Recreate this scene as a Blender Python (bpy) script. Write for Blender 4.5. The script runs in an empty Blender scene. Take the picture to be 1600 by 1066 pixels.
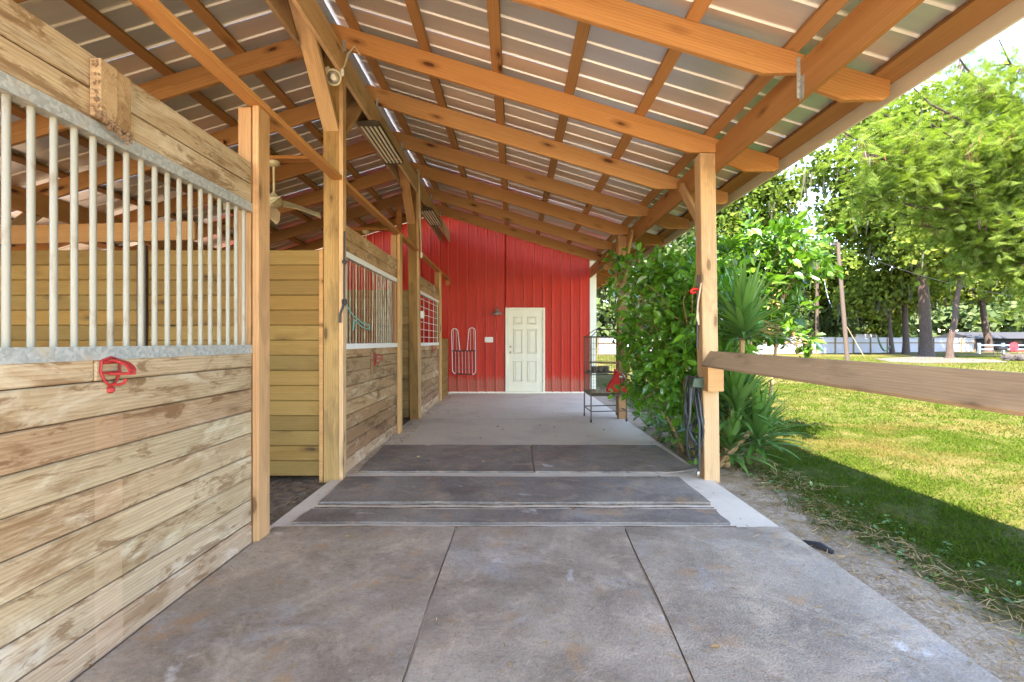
import bpy, bmesh, math, random
import numpy as np
from mathutils import Vector, Matrix
R = random.Random(7)
rng = np.random.default_rng(11)
scene = bpy.context.scene
COL = scene.collection
# ------------------------------------------------------------------ camera
F, CX, CY, H = 770.0, 803.0, 534.0, 1.25            # focal length in photo pixels, vanishing point, eye height (m)
cam_d = bpy.data.cameras.new('camera'); cam = bpy.data.objects.new('camera', cam_d); COL.objects.link(cam)
cam_d.sensor_width = 36; cam_d.lens = F / 1600 * 36
cam_d.shift_x = -(CX - 800) / 1600; cam_d.shift_y = (CY - 533) / 1600
cam_d.clip_start = .05; cam_d.clip_end = 600
cam.location = (0, 0, H); cam.rotation_euler = (math.pi / 2, 0, 0)
scene.camera = cam
# ------------------------------------------------------------------ sky, sun, exposure
SUN = Vector((-.97, -1.75, 2.95)).normalized()
w = bpy.data.worlds.new('World'); scene.world = w; w.use_nodes = True
wn = w.node_tree; bg = wn.nodes['Background']; bg.inputs[1].default_value = .11
sky = wn.nodes.new('ShaderNodeTexSky'); sky.sky_type = 'NISHITA'; sky.sun_disc = False
sky.sun_elevation = math.asin(SUN.z); sky.sun_rotation = math.atan2(SUN.x, SUN.y)
sky.air_density = 1.0; sky.dust_density = 0; sky.ozone_density = 1.0
wn.links.new(sky.outputs[0], bg.inputs[0])
sl = bpy.data.lights.new('sun', 'SUN'); sl.energy = 3.4; sl.angle = math.radians(.6); sl.color = (1, .93, .82)
so = bpy.data.objects.new('sun', sl); COL.objects.link(so); so.rotation_euler = SUN.to_track_quat('Z', 'Y').to_euler()
scene.view_settings.view_transform = 'Standard'; scene.view_settings.look = 'None'
scene.view_settings.gamma = 1; scene.view_settings.use_curve_mapping = False
scene.view_settings.exposure = 3.8
scene.view_settings.use_white_balance = True; scene.view_settings.white_balance_temperature = 7050; scene.view_settings.white_balance_tint = 16
scene.render.engine = 'CYCLES'
scene.cycles.use_denoising = True
scene.cycles.max_bounces = 10; scene.cycles.diffuse_bounces = 6; scene.cycles.glossy_bounces = 3
scene.cycles.transmission_bounces = 4; scene.cycles.transparent_max_bounces = 6; scene.cycles.sample_clamp_indirect = 6
scene.cycles.caustics_reflective = False; scene.cycles.caustics_refractive = False

# ------------------------------------------------------------------ helpers
def P(px, py, Y): return Vector(((px - CX) * Y / F, Y, H - (py - CY) * Y / F))
def tag(o, label=None, cat=None, group=None, kind=None):
    if label: o['label'] = label
    if cat: o['category'] = cat
    if group: o['group'] = group
    if kind: o['kind'] = kind
    return o
def thing(name, loc, label, cat, group=None):
    o = bpy.data.objects.new(name, None); COL.objects.link(o); o.location = loc; o.empty_display_size = .2
    return tag(o, label, cat, group)
def struct_root(name, loc=(0, 0, 0)):
    o = bpy.data.objects.new(name, None); COL.objects.link(o); o.location = loc; o['kind'] = 'structure'; return o
def attach(o, parent):
    if parent is not None:
        o.parent = parent
        m = Matrix.Translation(parent.location); q = parent.parent
        while q is not None: q = q.parent
        o.matrix_parent_inverse = parent_world(parent).inverted()
def parent_world(p):
    if p.parent is None: return Matrix.LocRotScale(p.location, p.rotation_euler.to_quaternion(), p.scale)
    return parent_world(p.parent) @ p.matrix_parent_inverse @ Matrix.LocRotScale(p.location, p.rotation_euler.to_quaternion(), p.scale)
def link(name, mesh, parent=None, M=None, color=None, mat=None, label=None):
    o = bpy.data.objects.new(name, mesh); COL.objects.link(o)
    if M is not None:
        l, r, s = M.decompose(); o.location = l; o.rotation_euler = r.to_euler(); o.scale = s
    attach(o, parent)
    if color is not None: o.color = (*color[:3], 1)
    if mat is not None and not mesh.materials: mesh.materials.append(mat)
    if label: o['label'] = label
    return o
def mesh_np(name, V, Q, mat=None, smooth=False):
    V = np.asarray(V, np.float32).reshape(-1, 3); Q = np.asarray(Q, np.int32).reshape(-1, 4)
    me = bpy.data.meshes.new(name)
    me.vertices.add(len(V)); me.vertices.foreach_set('co', V.ravel())
    me.loops.add(Q.size); me.loops.foreach_set('vertex_index', Q.ravel())
    me.polygons.add(len(Q)); me.polygons.foreach_set('loop_start', np.arange(0, Q.size, 4, dtype=np.int32))
    me.polygons.foreach_set('use_smooth', np.full(len(Q), bool(smooth)))
    me.update(calc_edges=True); me.validate()
    if mat: me.materials.append(mat)
    return me
def inst_mesh(name, tv, tq, pos, fr, scl, mat, smooth=False):
    tv = np.asarray(tv, float); tq = np.asarray(tq, int); N = len(pos)
    scl = np.asarray(scl, float)
    if scl.ndim == 1: scl = np.repeat(scl[:, None], 3, 1)
    V = np.einsum('nij,nvj->nvi', fr, tv[None] * scl[:, None, :]) + pos[:, None, :]
    Q = tq[None] + (np.arange(N) * len(tv))[:, None, None]
    return mesh_np(name, V, Q, mat, smooth)
def frames(fwd, nrm):
    """columns: x = side, y = fwd, z = normal"""
    f = fwd / np.linalg.norm(fwd, axis=1, keepdims=True)
    s = np.cross(f, nrm); s /= np.linalg.norm(s, axis=1, keepdims=True) + 1e-9
    n = np.cross(s, f)
    return np.stack([s, f, n], axis=2)
def rand_unit(n):
    v = rng.normal(size=(n, 3)); return v / np.linalg.norm(v, axis=1, keepdims=True)
class MB:
    """collects simple solids in world coordinates into one mesh"""
    def __init__(s): s.v = []; s.f = []
    def add(s, v, f):
        b = len(s.v); s.v += [tuple(x) for x in v]; s.f += [tuple(i + b for i in q) for q in f]
    def box(s, x0, x1, y0, y1, z0, z1):
        s.add([(x, y, z) for z in (z0, z1) for y in (y0, y1) for x in (x0, x1)],
              [(0, 2, 3, 1), (4, 5, 7, 6), (0, 1, 5, 4), (2, 6, 7, 3), (0, 4, 6, 2), (1, 3, 7, 5)]); return s
    def tube(s, pts, r, n=8, caps=True):
        pts = [Vector(p) for p in pts]; k = len(pts); rr = r if isinstance(r, (list, tuple)) else [r] * k
        closed = (pts[0] - pts[-1]).length < 1e-6 and k > 3
        t0 = (pts[1] - pts[0]).normalized(); a = t0.orthogonal().normalized(); V = []; Fc = []
        for i, p in enumerate(pts):
            t = (pts[min(i + 1, k - 1)] - pts[max(i - 1, 0)]).normalized()
            a = (a - t * a.dot(t)); a = a.normalized() if a.length > 1e-6 else t.orthogonal().normalized()
            b = t.cross(a)
            V += [p + (a * math.cos(2 * math.pi * j / n) + b * math.sin(2 * math.pi * j / n)) * rr[i] for j in range(n)]
        for i in range(k - 1):
            for j in range(n): Fc.append((i * n + j, i * n + (j + 1) % n, (i + 1) * n + (j + 1) % n, (i + 1) * n + j))
        if caps: Fc.append(tuple(range(n - 1, -1, -1))); Fc.append(tuple((k - 1) * n + j for j in range(n)))
        s.add(V, Fc); return s
    def lathe(s, c, prof, n=16, axis='z'):
        """prof: list of (radius, height) along axis"""
        V = []; Fc = []
        for r, h in prof:
            for j in range(n):
                a = 2 * math.pi * j / n; u, v = r * math.cos(a), r * math.sin(a)
                V.append({'z': (c[0] + u, c[1] + v, c[2] + h), 'x': (c[0] + h, c[1] + u, c[2] + v), 'y': (c[0] + v, c[1] + h, c[2] + u)}[axis])
        for i in range(len(prof) - 1):
            for j in range(n): Fc.append((i * n + j, i * n + (j + 1) % n, (i + 1) * n + (j + 1) % n, (i + 1) * n + j))
        Fc.append(tuple(range(n - 1, -1, -1))); Fc.append(tuple((len(prof) - 1) * n + j for j in range(n)))
        s.add(V, Fc); return s
    def prism(s, poly, a0, a1, axis='y'):
        """poly: 2-D points in the plane normal to axis (x,z for y; y,z for x; x,y for z)"""
        m = {'y': lambda p, a: (p[0], a, p[1]), 'x': lambda p, a: (a, p[0], p[1]), 'z': lambda p, a: (p[0], p[1], a)}[axis]
        n = len(poly); V = [m(p, a0) for p in poly] + [m(p, a1) for p in poly]
        s.add(V, [tuple(range(n - 1, -1, -1)), tuple(range(n, 2 * n))] + [(i, (i + 1) % n, n + (i + 1) % n, n + i) for i in range(n)]); return s
    def mesh(s, name, mat=None, smooth=False, M=None, bevel=0):
        me = bpy.data.meshes.new(name)
        v = s.v if M is None else [tuple(M.inverted() @ Vector(p)) for p in s.v]
        me.from_pydata(v, [], s.f); bm = bmesh.new(); bm.from_mesh(me)
        bmesh.ops.recalc_face_normals(bm, faces=bm.faces)
        if bevel: bmesh.ops.bevel(bm, geom=list(bm.edges), offset=bevel, segments=1, affect='EDGES')
        bm.to_mesh(me); bm.free()
        if smooth:
            me.polygons.foreach_set('use_smooth', np.ones(len(me.polygons), bool))
            try: me.set_sharp_from_angle(angle=math.radians(40))
            except Exception: pass
        if mat: me.materials.append(mat)
        return me
    def build(s, name, mat, parent=None, smooth=False, color=None, label=None, M=None, bevel=0):
        if M is None:
            a = np.array(s.v); c = Vector(((a[:, 0].min() + a[:, 0].max()) / 2, (a[:, 1].min() + a[:, 1].max()) / 2, a[:, 2].min()))
            M = Matrix.Translation(c)
        return link(name, s.mesh(name, mat, smooth, M, bevel), parent, M, color, None, label)
_bc = {}
def board(name, p0, p1, wd, th, nrm, mat, parent=None, color=(1, 1, 1), cham=.003, label=None):
    """a sawn board from p0 to p1 (centre line), wd across, th along nrm; grain runs along its local X"""
    p0, p1, nrm = Vector(p0), Vector(p1), Vector(nrm); L = (p1 - p0).length; x = (p1 - p0) / L
    z = (nrm - x * nrm.dot(x)).normalized(); y = z.cross(x)
    M = Matrix((( x.x, y.x, z.x, p0.x), (x.y, y.y, z.y, p0.y), (x.z, y.z, z.z, p0.z), (0, 0, 0, 1)))
    k = (round(L, 3), round(wd, 4), round(th, 4), mat.name)
    if k not in _bc:
        me = bpy.data.meshes.new(name); bm = bmesh.new(); bmesh.ops.create_cube(bm, size=1)
        for v in bm.verts: v.co = Vector(((v.co.x + .5) * L, v.co.y * wd, v.co.z * th))
        bmesh.ops.bevel(bm, geom=list(bm.edges), offset=min(cham, th * .3), segments=1, affect='EDGES')
        bm.to_mesh(me); bm.free(); me.materials.append(mat); _bc[k] = me
    return link(name, _bc[k], parent, M, color, None, label)
def tone(base=1.0, v=.12, warm=.05):
    v *= 1.5; warm *= 1.2; b = base * (1 + R.uniform(-v, v)); q = R.uniform(-warm, warm)
    return (b * (1 + q), b, b * (1 - q * 1.3))

# ------------------------------------------------------------------ materials
class NT:
    def __init__(s, name):
        s.m = bpy.data.materials.new(name); s.m.use_nodes = True; s.t = s.m.node_tree
        s.b = s.t.nodes['Principled BSDF']; s.out = s.t.nodes['Material Output']
    def n(s, typ, **kw):
        x = s.t.nodes.new('ShaderNode' + typ)
        for k, v in kw.items():
            if k.startswith('i_'):
                kk = k[2:]; kk = int(kk) if kk.isdigit() else kk
                s.set(x.inputs[kk], v)
            else: setattr(x, k, v)
        return x
    def set(s, inp, v):
        if isinstance(v, bpy.types.NodeSocket): s.t.links.new(v, inp)
        else: inp.default_value = v
    def math(s, op, a, b=0.0, c=False):
        x = s.n('Math', operation=op, use_clamp=c); s.set(x.inputs[0], a); s.set(x.inputs[1], b); return x.outputs[0]
    def vmul(s, v, k):
        x = s.n('VectorMath', operation='MULTIPLY'); s.set(x.inputs[0], v); s.set(x.inputs[1], k); return x.outputs[0]
    def vadd(s, v, k):
        x = s.n('VectorMath', operation='ADD'); s.set(x.inputs[0], v); s.set(x.inputs[1], k); return x.outputs[0]
    def noise(s, v, scale, detail=4, rough=.55, dist=0):
        x = s.n('TexNoise'); s.set(x.inputs['Vector'], v); x.inputs['Scale'].default_value = scale; x.inputs['Detail'].default_value = detail
        x.inputs['Roughness'].default_value = rough; x.inputs['Distortion'].default_value = dist; return x.outputs[0]
    def ramp(s, f, *stops, interp='LINEAR'):
        x = s.n('ValToRGB'); s.set(x.inputs[0], f); e = x.color_ramp; e.interpolation = interp
        while len(e.elements) < len(stops): e.elements.new(.5)
        for el, (p, c) in zip(e.elements, stops):
            el.position = p; el.color = (c, c, c, 1) if isinstance(c, (int, float)) else (*c, 1)
        return x.outputs[0]
    def mix(s, f, a, b, mode='MIX'):
        x = s.n('Mix', data_type='RGBA', blend_type=mode); s.set(x.inputs[0], f)
        for i, v in ((6, a), (7, b)):
            s.set(x.inputs[i], v if isinstance(v, bpy.types.NodeSocket) else (*v, 1))
        return x.outputs[2]
    def obj(s, rnd=True):
        tc = s.n('TexCoord').outputs['Object']
        if not rnd: return tc
        oi = s.n('ObjectInfo').outputs['Random']
        k = s.math('MULTIPLY', oi, 61.7); cx = s.n('CombineXYZ'); s.set(cx.inputs[0], k); s.set(cx.inputs[1], s.math('MULTIPLY', oi, 23.1)); s.set(cx.inputs[2], s.math('MULTIPLY', oi, 17.3))
        return s.vadd(tc, cx.outputs[0])
    def pos(s): return s.n('NewGeometry').outputs['Position']
    def bump(s, h, strength=.3, dist=.01):
        x = s.n('Bump'); s.set(x.inputs['Height'], h); x.inputs['Strength'].default_value = strength; x.inputs['Distance'].default_value = dist
        s.t.links.new(x.outputs[0], s.b.inputs['Normal'])
    def fin(s, col=None, rough=.6, metal=0, spec=None):
        if col is not None: s.set(s.b.inputs['Base Color'], col if isinstance(col, bpy.types.NodeSocket) else (*col, 1))
        s.set(s.b.inputs['Roughness'], rough); s.set(s.b.inputs['Metallic'], metal)
        if spec is not None: s.b.inputs['Specular IOR Level'].default_value = spec
        return s.m
def plain(name, col, rough=.5, metal=0, var=.15, nscale=30, bump=.1):
    s = NT(name); v = s.obj(); n = s.noise(v, nscale, 4)
    c = s.mix(n, tuple(x * (1 - var) for x in col), tuple(min(1, x * (1 + var)) for x in col))
    s.bump(n, bump, .003); return s.fin(c, rough, metal)
def wood(name, light, dark, knot=(.1, .05, .02), kn=1.0, weather=0.0, stain=(.16, .1, .06), rough=.75, bleach=False):
    s = NT(name); v = s.obj(); oi = s.n('ObjectInfo')
    fib = s.noise(s.vmul(v, (.7, 60, 60)), 1.6, 6, .65)
    band = s.noise(s.vmul(v, (.5, 11, 11)), 1.0, 4, .6, .3)
    wv = s.n('TexWave', wave_type='RINGS', rings_direction='X', wave_profile='SAW'); s.set(wv.inputs['Vector'], s.vmul(v, (.16, 1, 1)))
    wv.inputs['Scale'].default_value = 26; wv.inputs['Distortion'].default_value = 4.5; wv.inputs['Detail'].default_value = 2; wv.inputs['Detail Scale'].default_value = 1.1; wv.inputs['Detail Roughness'].default_value = .5
    g = s.math('ADD', s.math('MULTIPLY', wv.outputs['Fac'], .22), s.math('ADD', s.math('MULTIPLY', fib, .32), s.math('MULTIPLY', band, .46)))
    c = s.mix(s.ramp(g, (.22, 0), (.75, 1)), light, dark)
    vo = s.n('TexVoronoi', feature='F1'); s.set(vo.inputs['Vector'], s.vmul(v, (1.5, 4.6, 4.6))); vo.inputs['Scale'].default_value = 1.25
    kd = s.math('ADD', vo.outputs['Distance'], s.math('MULTIPLY', s.noise(v, 30, 2), .05))
    c = s.mix(s.math('MULTIPLY', s.ramp(kd, (.13, 1), (.27, 0)), .38 * kn), c, knot)
    c = s.mix(s.math('MULTIPLY', s.ramp(kd, (.10, 1), (.145, 0)), min(1, .85 * kn)), c, knot)
    if weather:
        st = s.noise(s.vmul(v, (1.6, 5, 5)), 1.1, 6, .65, .6)
        c = s.mix(s.math('MULTIPLY', s.ramp(st, (.52, 0), (.62, 1)), weather), c, stain)
        sp = s.noise(s.vmul(v, (3.5, 55, 55)), 1.0, 5, .7)
        c = s.mix(s.math('MULTIPLY', s.ramp(sp, (.56, 0), (.66, 1)), weather * .5), c, tuple(min(1, x * 1.25) for x in light))
    if bleach:
        bn = s.noise(s.vadd(s.vmul(v, (1.1, 3, 3)), (5, 2, 9)), 1.6, 8, .72, .9); c = s.mix(s.ramp(bn, (.53, 0), (.64, .5)), c, (.60, .545, .45))
        dn = s.noise(s.vadd(s.vmul(v, (2.2, 9, 9)), (1, 7, 3)), 1.2, 7, .72, .7); c = s.mix(s.ramp(dn, (.535, 0), (.60, .8)), c, (.19, .11, .055))
        gx = s.n('SeparateXYZ'); s.set(gx.inputs[0], s.obj(False)); g1 = s.math('MULTIPLY', s.math('GREATER_THAN', gx.outputs[0], 2.905), s.math('LESS_THAN', gx.outputs[0], 3.04))
        c = s.mix(s.math('MULTIPLY', g1, .3), c, (.55, .40, .27))
    c = s.mix(1.0, c, oi.outputs['Color'], 'MULTIPLY')
    s.bump(g, .35, .004); return s.fin(c, rough, 0, .25)
M = {}
M['beam'] = wood('beam_wood', (.57, .305, .118), (.34, .15, .048), (.09, .03, .012), 1.3)
M['post'] = wood('post_wood', (.60, .41, .235), (.36, .215, .105), (.1, .05, .02), .8, .35, (.2, .13, .07))
M['oldpost'] = wood('weathered_post_wood', (.42, .27, .105), (.17, .095, .03), (.06, .03, .012), .9, .5, (.13, .08, .035))
M['plank'] = wood('pale_plank_wood', (.54, .44, .305), (.26, .175, .10), (.12, .065, .03), 1.0, .7, (.21, .125, .06), .75, True)
M['yplank'] = wood('yellow_plank_wood', (.40, .245, .07), (.25, .135, .032), (.05, .025, .01), 1.3, .5, (.25, .13, .03))
M['brownplank'] = wood('brown_plank_wood', (.44, .30, .18), (.25, .155, .085), (.09, .05, .02), .9, .8, (.15, .09, .05), .75, True)
M['greyrail'] = wood('grey_rail_wood', (.47, .37, .255), (.31, .23, .15), (.13, .09, .06), .9, .5, (.24, .175, .12))
M['pole'] = wood('utility_pole_wood', (.085, .064, .048), (.05, .037, .028), (.1, .08, .06), .3)

s = NT('galvalume_roof'); v = s.obj(); n = s.noise(s.vmul(v, (.5, 6, 1)), 2, 4); n2 = s.noise(v, 60, 3)
n = s.noise(s.vmul(v, (.25, 9, 1)), 1.5, 3)
M['roof'] = s.fin(s.mix(n, (.64, .66, .67), (.80, .825, .84)), .36, .7)
M['rib'] = plain('painted_rib_glint', (.78, .76, .70), .4, .15, .04, 5, .02)  # paler rib faces: bright reflections are painted into this colour
s = NT('galvanised_steel'); v = s.obj(); vo = s.n('TexVoronoi'); s.set(vo.inputs['Vector'], v); vo.inputs['Scale'].default_value = 70
n = s.noise(v, 9, 5); c = s.mix(s.ramp(vo.outputs['Color'], (.2, 0), (.9, 1)), (.30, .315, .30), (.46, .47, .44))
c = s.mix(s.ramp(n, (.58, 0), (.72, .7)), c, (.45, .37, .27)); M['galv'] = s.fin(c, .5, .35)
s = NT('bar_steel'); v = s.obj(); n = s.noise(s.vmul(v, (8, 8, 3)), 2, 5, .65)
M['bar'] = s.fin(s.mix(s.ramp(n, (.56, 0), (.74, 1)), (.27, .255, .20), (.17, .12, .07)), .5, .25)
s = NT('rusty_bar_steel'); v = s.obj(); n = s.noise(s.vmul(v, (8, 8, 2.2)), 2, 5, .65)
M['rustbar'] = s.fin(s.mix(1.0, s.mix(s.ramp(n, (.5, 0), (.62, .7)), (.42, .38, .28), (.25, .11, .05)), s.n('ObjectInfo').outputs['Color'], 'MULTIPLY'), .6, .15)
WY_ = 11.99
s = NT('red_siding'); v = s.pos(); n = s.noise(s.vmul(v, (5, 1, .7)), 2, 5); n2 = s.noise(s.vmul(v, (30, 1, 2)), 2, 3)
c = s.mix(n, (.45, .016, .005), (.55, .030, .009)); c = s.mix(s.ramp(n2, (.6, 0), (.8, .25)), c, (.5, .14, .1)); sz = s.n('SeparateXYZ'); s.set(sz.inputs[0], v); bd = s.math('ADD', sz.outputs[2], s.math('MULTIPLY', n2, -.7)); c = s.mix(s.ramp(bd, (-.2, .55), (.02, 0)), c, (.36, .17, .11)); c = s.mix(s.math('MULTIPLY', s.math('LESS_THAN', sz.outputs[1], WY_ - .03), s.ramp(n2, (.3, .25), (.6, .75))), c, (.62, .10, .06)); fd = s.noise(s.vmul(v, (1.2, 1, .5)), 1.5, 4); c = s.mix(s.ramp(fd, (.45, 0), (.7, .35)), c, (.52, .045, .025)); M['red'] = s.fin(c, .42, 0, .25)  # rib crests lightened too: a highlight painted into the red
M['cream'] = plain('cream_paint', (.72, .68, .52), .4, 0, .06, 8, .04)
M['door'] = plain('cream_door_paint', (.70, .66, .50), .35, 0, .05, 6, .03)
M['white'] = plain('white_paint', (.72, .71, .66), .45, 0, .08, 12, .05)
M['tube'] = plain('milky_tube_glass', (.82, .78, .64), .25, 0, .04, 12, 0)
M['redpaint'] = plain('chipped_red_paint', (.36, .024, .022), .6, 0, .6, 45, .25)
M['redplastic'] = plain('red_plastic', (.55, .02, .015), .35, 0, .12, 10, .03)
M['black'] = plain('black_rubber', (.025, .025, .028), .5, 0, .3, 30, .1)
M['iron'] = plain('dark_cage_iron', (.085, .07, .05), .5, .3, .4, 40, .2)
M['dark'] = plain('dark_brown_steel', (.045, .03, .022), .5, .3, .3, 20, .1)
M['rope'] = plain('tan_rope', (.50, .40, .24), .9, 0, .25, 90, .4)
M['teal'] = plain('teal_twine', (.12, .38, .33), .8, 0, .2, 90, .3)
M['hose'] = plain('grey_hose_rubber', (.032, .036, .032), .45, 0, .4, 12, .1)
M['hose_green'] = plain('green_plastic', (.045, .08, .045), .4, 0, .2, 12, .1)
M['brass'] = plain('worn_nickel', (.32, .29, .24), .35, .8, .2, 30, .1)
M['litter'] = plain('seed_litter', (.42, .31, .16), .9, 0, .5, 90, .8)
M['mud'] = plain('dry_mud', (.20, .125, .07), .95, 0, .5, 80, .9)
M['fan'] = plain('yellowed_fan_plastic', (.62, .56, .36), .5, 0, .12, 9, .05)
M['glass'] = plain('pale_lens_glass', (.75, .73, .62), .15, 0, .05, 9, 0)
M['stone'] = plain('grey_stone', (.03, .026, .023), .9, 0, .5, 6, .8)
M['greymetal'] = plain('grey_roof_metal', (.016, .017, .02), .95, 0, .1, 4, .05)
M['redfabric'] = plain('red_chair_plastic', (.52, .02, .03), .45, 0, .1, 6, .05)
M['bark'] = None
s = NT('bark'); v = s.obj(False); n = s.noise(s.vmul(v, (6, 6, 1.3)), 2.2, 6, .65); s.bump(n, .9, .06)
M['bark'] = s.fin(s.mix(s.ramp(n, (.3, 0), (.7, 1)), (.022, .0135, .0095), (.068, .043, .031)), .9)
s = NT('shrub_stem_bark'); v = s.obj(False); n = s.noise(s.vmul(v, (30, 30, 8)), 1, 4)
M['stem'] = s.fin(s.mix(n, (.26, .14, .055), (.42, .26, .12)), .8)

def leafmat(name, c0, c1, trans=.35, gloss=.08, rough=.35, tcol=None, patch=None):
    s = NT(name); rnd = s.n('NewGeometry').outputs['Random Per Island']
    c = s.ramp(rnd, (0, c0), (1, c1))
    if patch:
        n = s.noise(s.pos(), patch[0], 4, .6); c = s.mix(s.ramp(n, (patch[2], 0), (patch[3], 1)), c, patch[1])
    d = s.n('BsdfDiffuse'); s.set(d.inputs[0], c); t = s.n('BsdfTranslucent')
    tc = s.mix(1.0, c, tcol or (1.35, 1.5, .6), 'MULTIPLY'); s.set(t.inputs[0], tc)
    m = s.n('MixShader'); m.inputs[0].default_value = trans; s.t.links.new(d.outputs[0], m.inputs[1]); s.t.links.new(t.outputs[0], m.inputs[2])
    o = m
    if gloss:
        g = s.n('BsdfGlossy'); g.inputs['Roughness'].default_value = rough; g.inputs[0].default_value = (.9, .95, 1, 1)
        lw = s.n('LayerWeight'); lw.inputs[0].default_value = .25
        o = s.n('MixShader'); s.set(o.inputs[0], s.math('ADD', s.math('MULTIPLY', lw.outputs['Fresnel'], .22), gloss * .3)); s.t.links.new(m.outputs[0], o.inputs[1]); s.t.links.new(g.outputs[0], o.inputs[2])
    s.t.links.new(o.outputs[0], s.out.inputs[0]); s.t.nodes.remove(s.b); return s.m
M['camellia'] = leafmat('glossy_shrub_leaf', (0.0540, 0.1800, 0.0108), (0.1800, 0.3960, 0.0300), .4, .12, .3)
M['camellia_sun'] = leafmat('sunlit_shrub_leaf', (.03, .095, .006), (.10, .205, .014), .4, .08, .35)  # copy of the shrub leaf, its colour darkened to offset strong sun
M['yucca'] = leafmat('sword_leaf', (.06, .16, .02), (.16, .29, .06), .3, .1, .4)
M['feather'] = leafmat('feathery_leaf', (.055, .105, .016), (.16, .205, .052), .4, 0)
M['oakleaf'] = leafmat('oak_leaf', (.036, .072, .013), (.122, .165, .034), .35, 0)
M['oakleaf2'] = leafmat('pale_oak_leaf', (.05, .085, .012), (.14, .17, .036), .35, 0)
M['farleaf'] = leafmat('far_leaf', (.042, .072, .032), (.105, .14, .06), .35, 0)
M['moss'] = leafmat('hanging_moss', (0.0500, 0.0550, 0.0350), (0.0850, 0.0900, 0.0625), .3, 0)
M['pod'] = leafmat('brown_seed_pod', (.07, .025, .014), (.16, .07, .04), .1, .05)
M['grass'] = leafmat('grass_blade', (.030, .066, .008), (.088, .115, .018), .4, 0, .5, None, (.75, (.15, .11, .042), .5, .7))
M['dryleaf'] = leafmat('dry_leaf_litter', (.26, .15, .06), (.48, .33, .17), .15, 0)
M['weed'] = leafmat('ground_weed', (.05, .12, .025), (.14, .25, .05), .3, .1)
M['flower'] = leafmat('white_blue_flower', (.6, .6, .75), (.8, .8, .85), .3, 0)

# lawn: colour belongs to the soil and turf; sand along the slab, dry patches, a worn pale drive far off
s = NT('lawn_ground'); v = s.pos(); sx = s.n('SeparateXYZ'); s.set(sx.inputs[0], v)
nb = s.noise(v, .8, 5, .6); nm = s.noise(v, 5, 5, .65); nf = s.noise(v, 45, 4, .7)
grass = s.mix(s.ramp(nm, (.3, 0), (.7, 1)), (0.0360, 0.0450, 0.0072), (0.0750, 0.0750, 0.0156))
grass = s.mix(s.ramp(nb, (.45, 0), (.68, .75)), grass, (0.1320, 0.0900, 0.0390))
sand = s.mix(s.ramp(nf, (.3, 0), (.7, 1)), (.27, .19, .125), (.50, .395, .285))
sand = s.mix(s.ramp(nm, (.5, 0), (.7, .7)), sand, (.24, .15, .08))
edge = s.math('ADD', sx.outputs[0], s.math('MULTIPLY', s.math('SUBTRACT', nm, .5), 1.1))
fs = s.ramp(s.math('MULTIPLY', s.math('SUBTRACT', edge, 1.76), 1.0), (.30, 1), (.62, 0))
c = s.mix(fs, grass, sand); hgt = s.math('ADD', s.math('MULTIPLY', nf, .6), s.math('MULTIPLY', nm, .5)); s.bump(hgt, .8, .04)
M['lawn'] = s.fin(c, .95, 0, .1)
s = NT('pale_dirt'); v = s.pos(); n = s.noise(v, 3, 6, .7); M['paledirt'] = s.fin(s.mix(n, (.05, .036, .028), (.085, .065, .052)), .95)
s = NT('stall_dirt'); v = s.pos(); n = s.noise(v, 14, 6, .7); n2 = s.noise(v, 60, 4, .7); c = s.mix(s.ramp(n, (.35, 0), (.65, 1)), (.12, .075, .045), (.33, .23, .14))
s.bump(s.math('ADD', n, n2), 1, .03); M['dirt'] = s.fin(c, .95)
s = NT('concrete'); v = s.pos(); n = s.noise(v, 1.3, 6, .6); n2 = s.noise(s.vmul(v, (1, 3, 1)), 8, 5, .65); n3 = s.noise(v, 160, 2)
c = s.mix(n, (.64, .52, .385), (.79, .655, .49)); c = s.mix(s.ramp(n2, (.55, 0), (.75, .6)), c, (.40, .31, .23)); n5 = s.noise(s.vadd(v, (4, 8, 0)), .9, 7, .7, .6); c = s.mix(s.ramp(n5, (.5, 0), (.68, .55)), c, (.45, .36, .27)); c = s.mix(s.math('MULTIPLY', n3, .25), c, (.3, .27, .24))
s.bump(s.math('ADD', n3, n2), .25, .004); M['concrete'] = s.fin(c, .75)
def matmat(name, a, b, dust, dk):
    s = NT(name); v = s.obj(); n = s.noise(v, 1.7, 8, .68, .5); n2 = s.noise(v, 3.1, 8, .72, .8); n4 = s.noise(v, 38, 5, .75)
    vo = s.n('TexVoronoi'); s.set(vo.inputs['Vector'], v); vo.inputs['Scale'].default_value = 95
    c = s.mix(s.ramp(n, (.38, 0), (.62, 1)), a, b); c = s.mix(s.ramp(n2, (.5, 0), (.66, dk)), c, dust)
    gb = s.noise(s.vadd(v, (3, 9, 2)), 2.2, 7, .7, .3); c = s.mix(s.ramp(gb, (.54, 0), (.66, .5)), c, (b[0] * .92, b[0] * .86, b[0] * .80))
    c = s.mix(s.ramp(n4, (.52, 0), (.72, .5)), c, tuple(x * .4 for x in a)); c = s.mix(s.ramp(n4, (.25, .5), (.42, 0)), c, tuple(min(1, x * 1.25) for x in dust))
    ws = s.noise(s.vadd(v, (7, 3, 1)), 3.3, 5, .55, .4); c = s.mix(s.ramp(ws, (.665, 0), (.73, .75)), c, (.66, .60, .54))
    rs = s.noise(s.vadd(v, (1, 13, 5)), 4.1, 5, .6); c = s.mix(s.ramp(rs, (.60, 0), (.70, .6)), c, (.42, .24, .11))
    c = s.mix(s.ramp(vo.outputs['Distance'], (.0, .3), (.5, 0)), c, tuple(x * .45 for x in a))
    s.bump(s.math('ADD', vo.outputs['Distance'], s.math('MULTIPLY', n4, .5)), .35, .004); return s.fin(c, s.ramp(n, (.3, .5), (.7, .75)), 0, .35)
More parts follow.
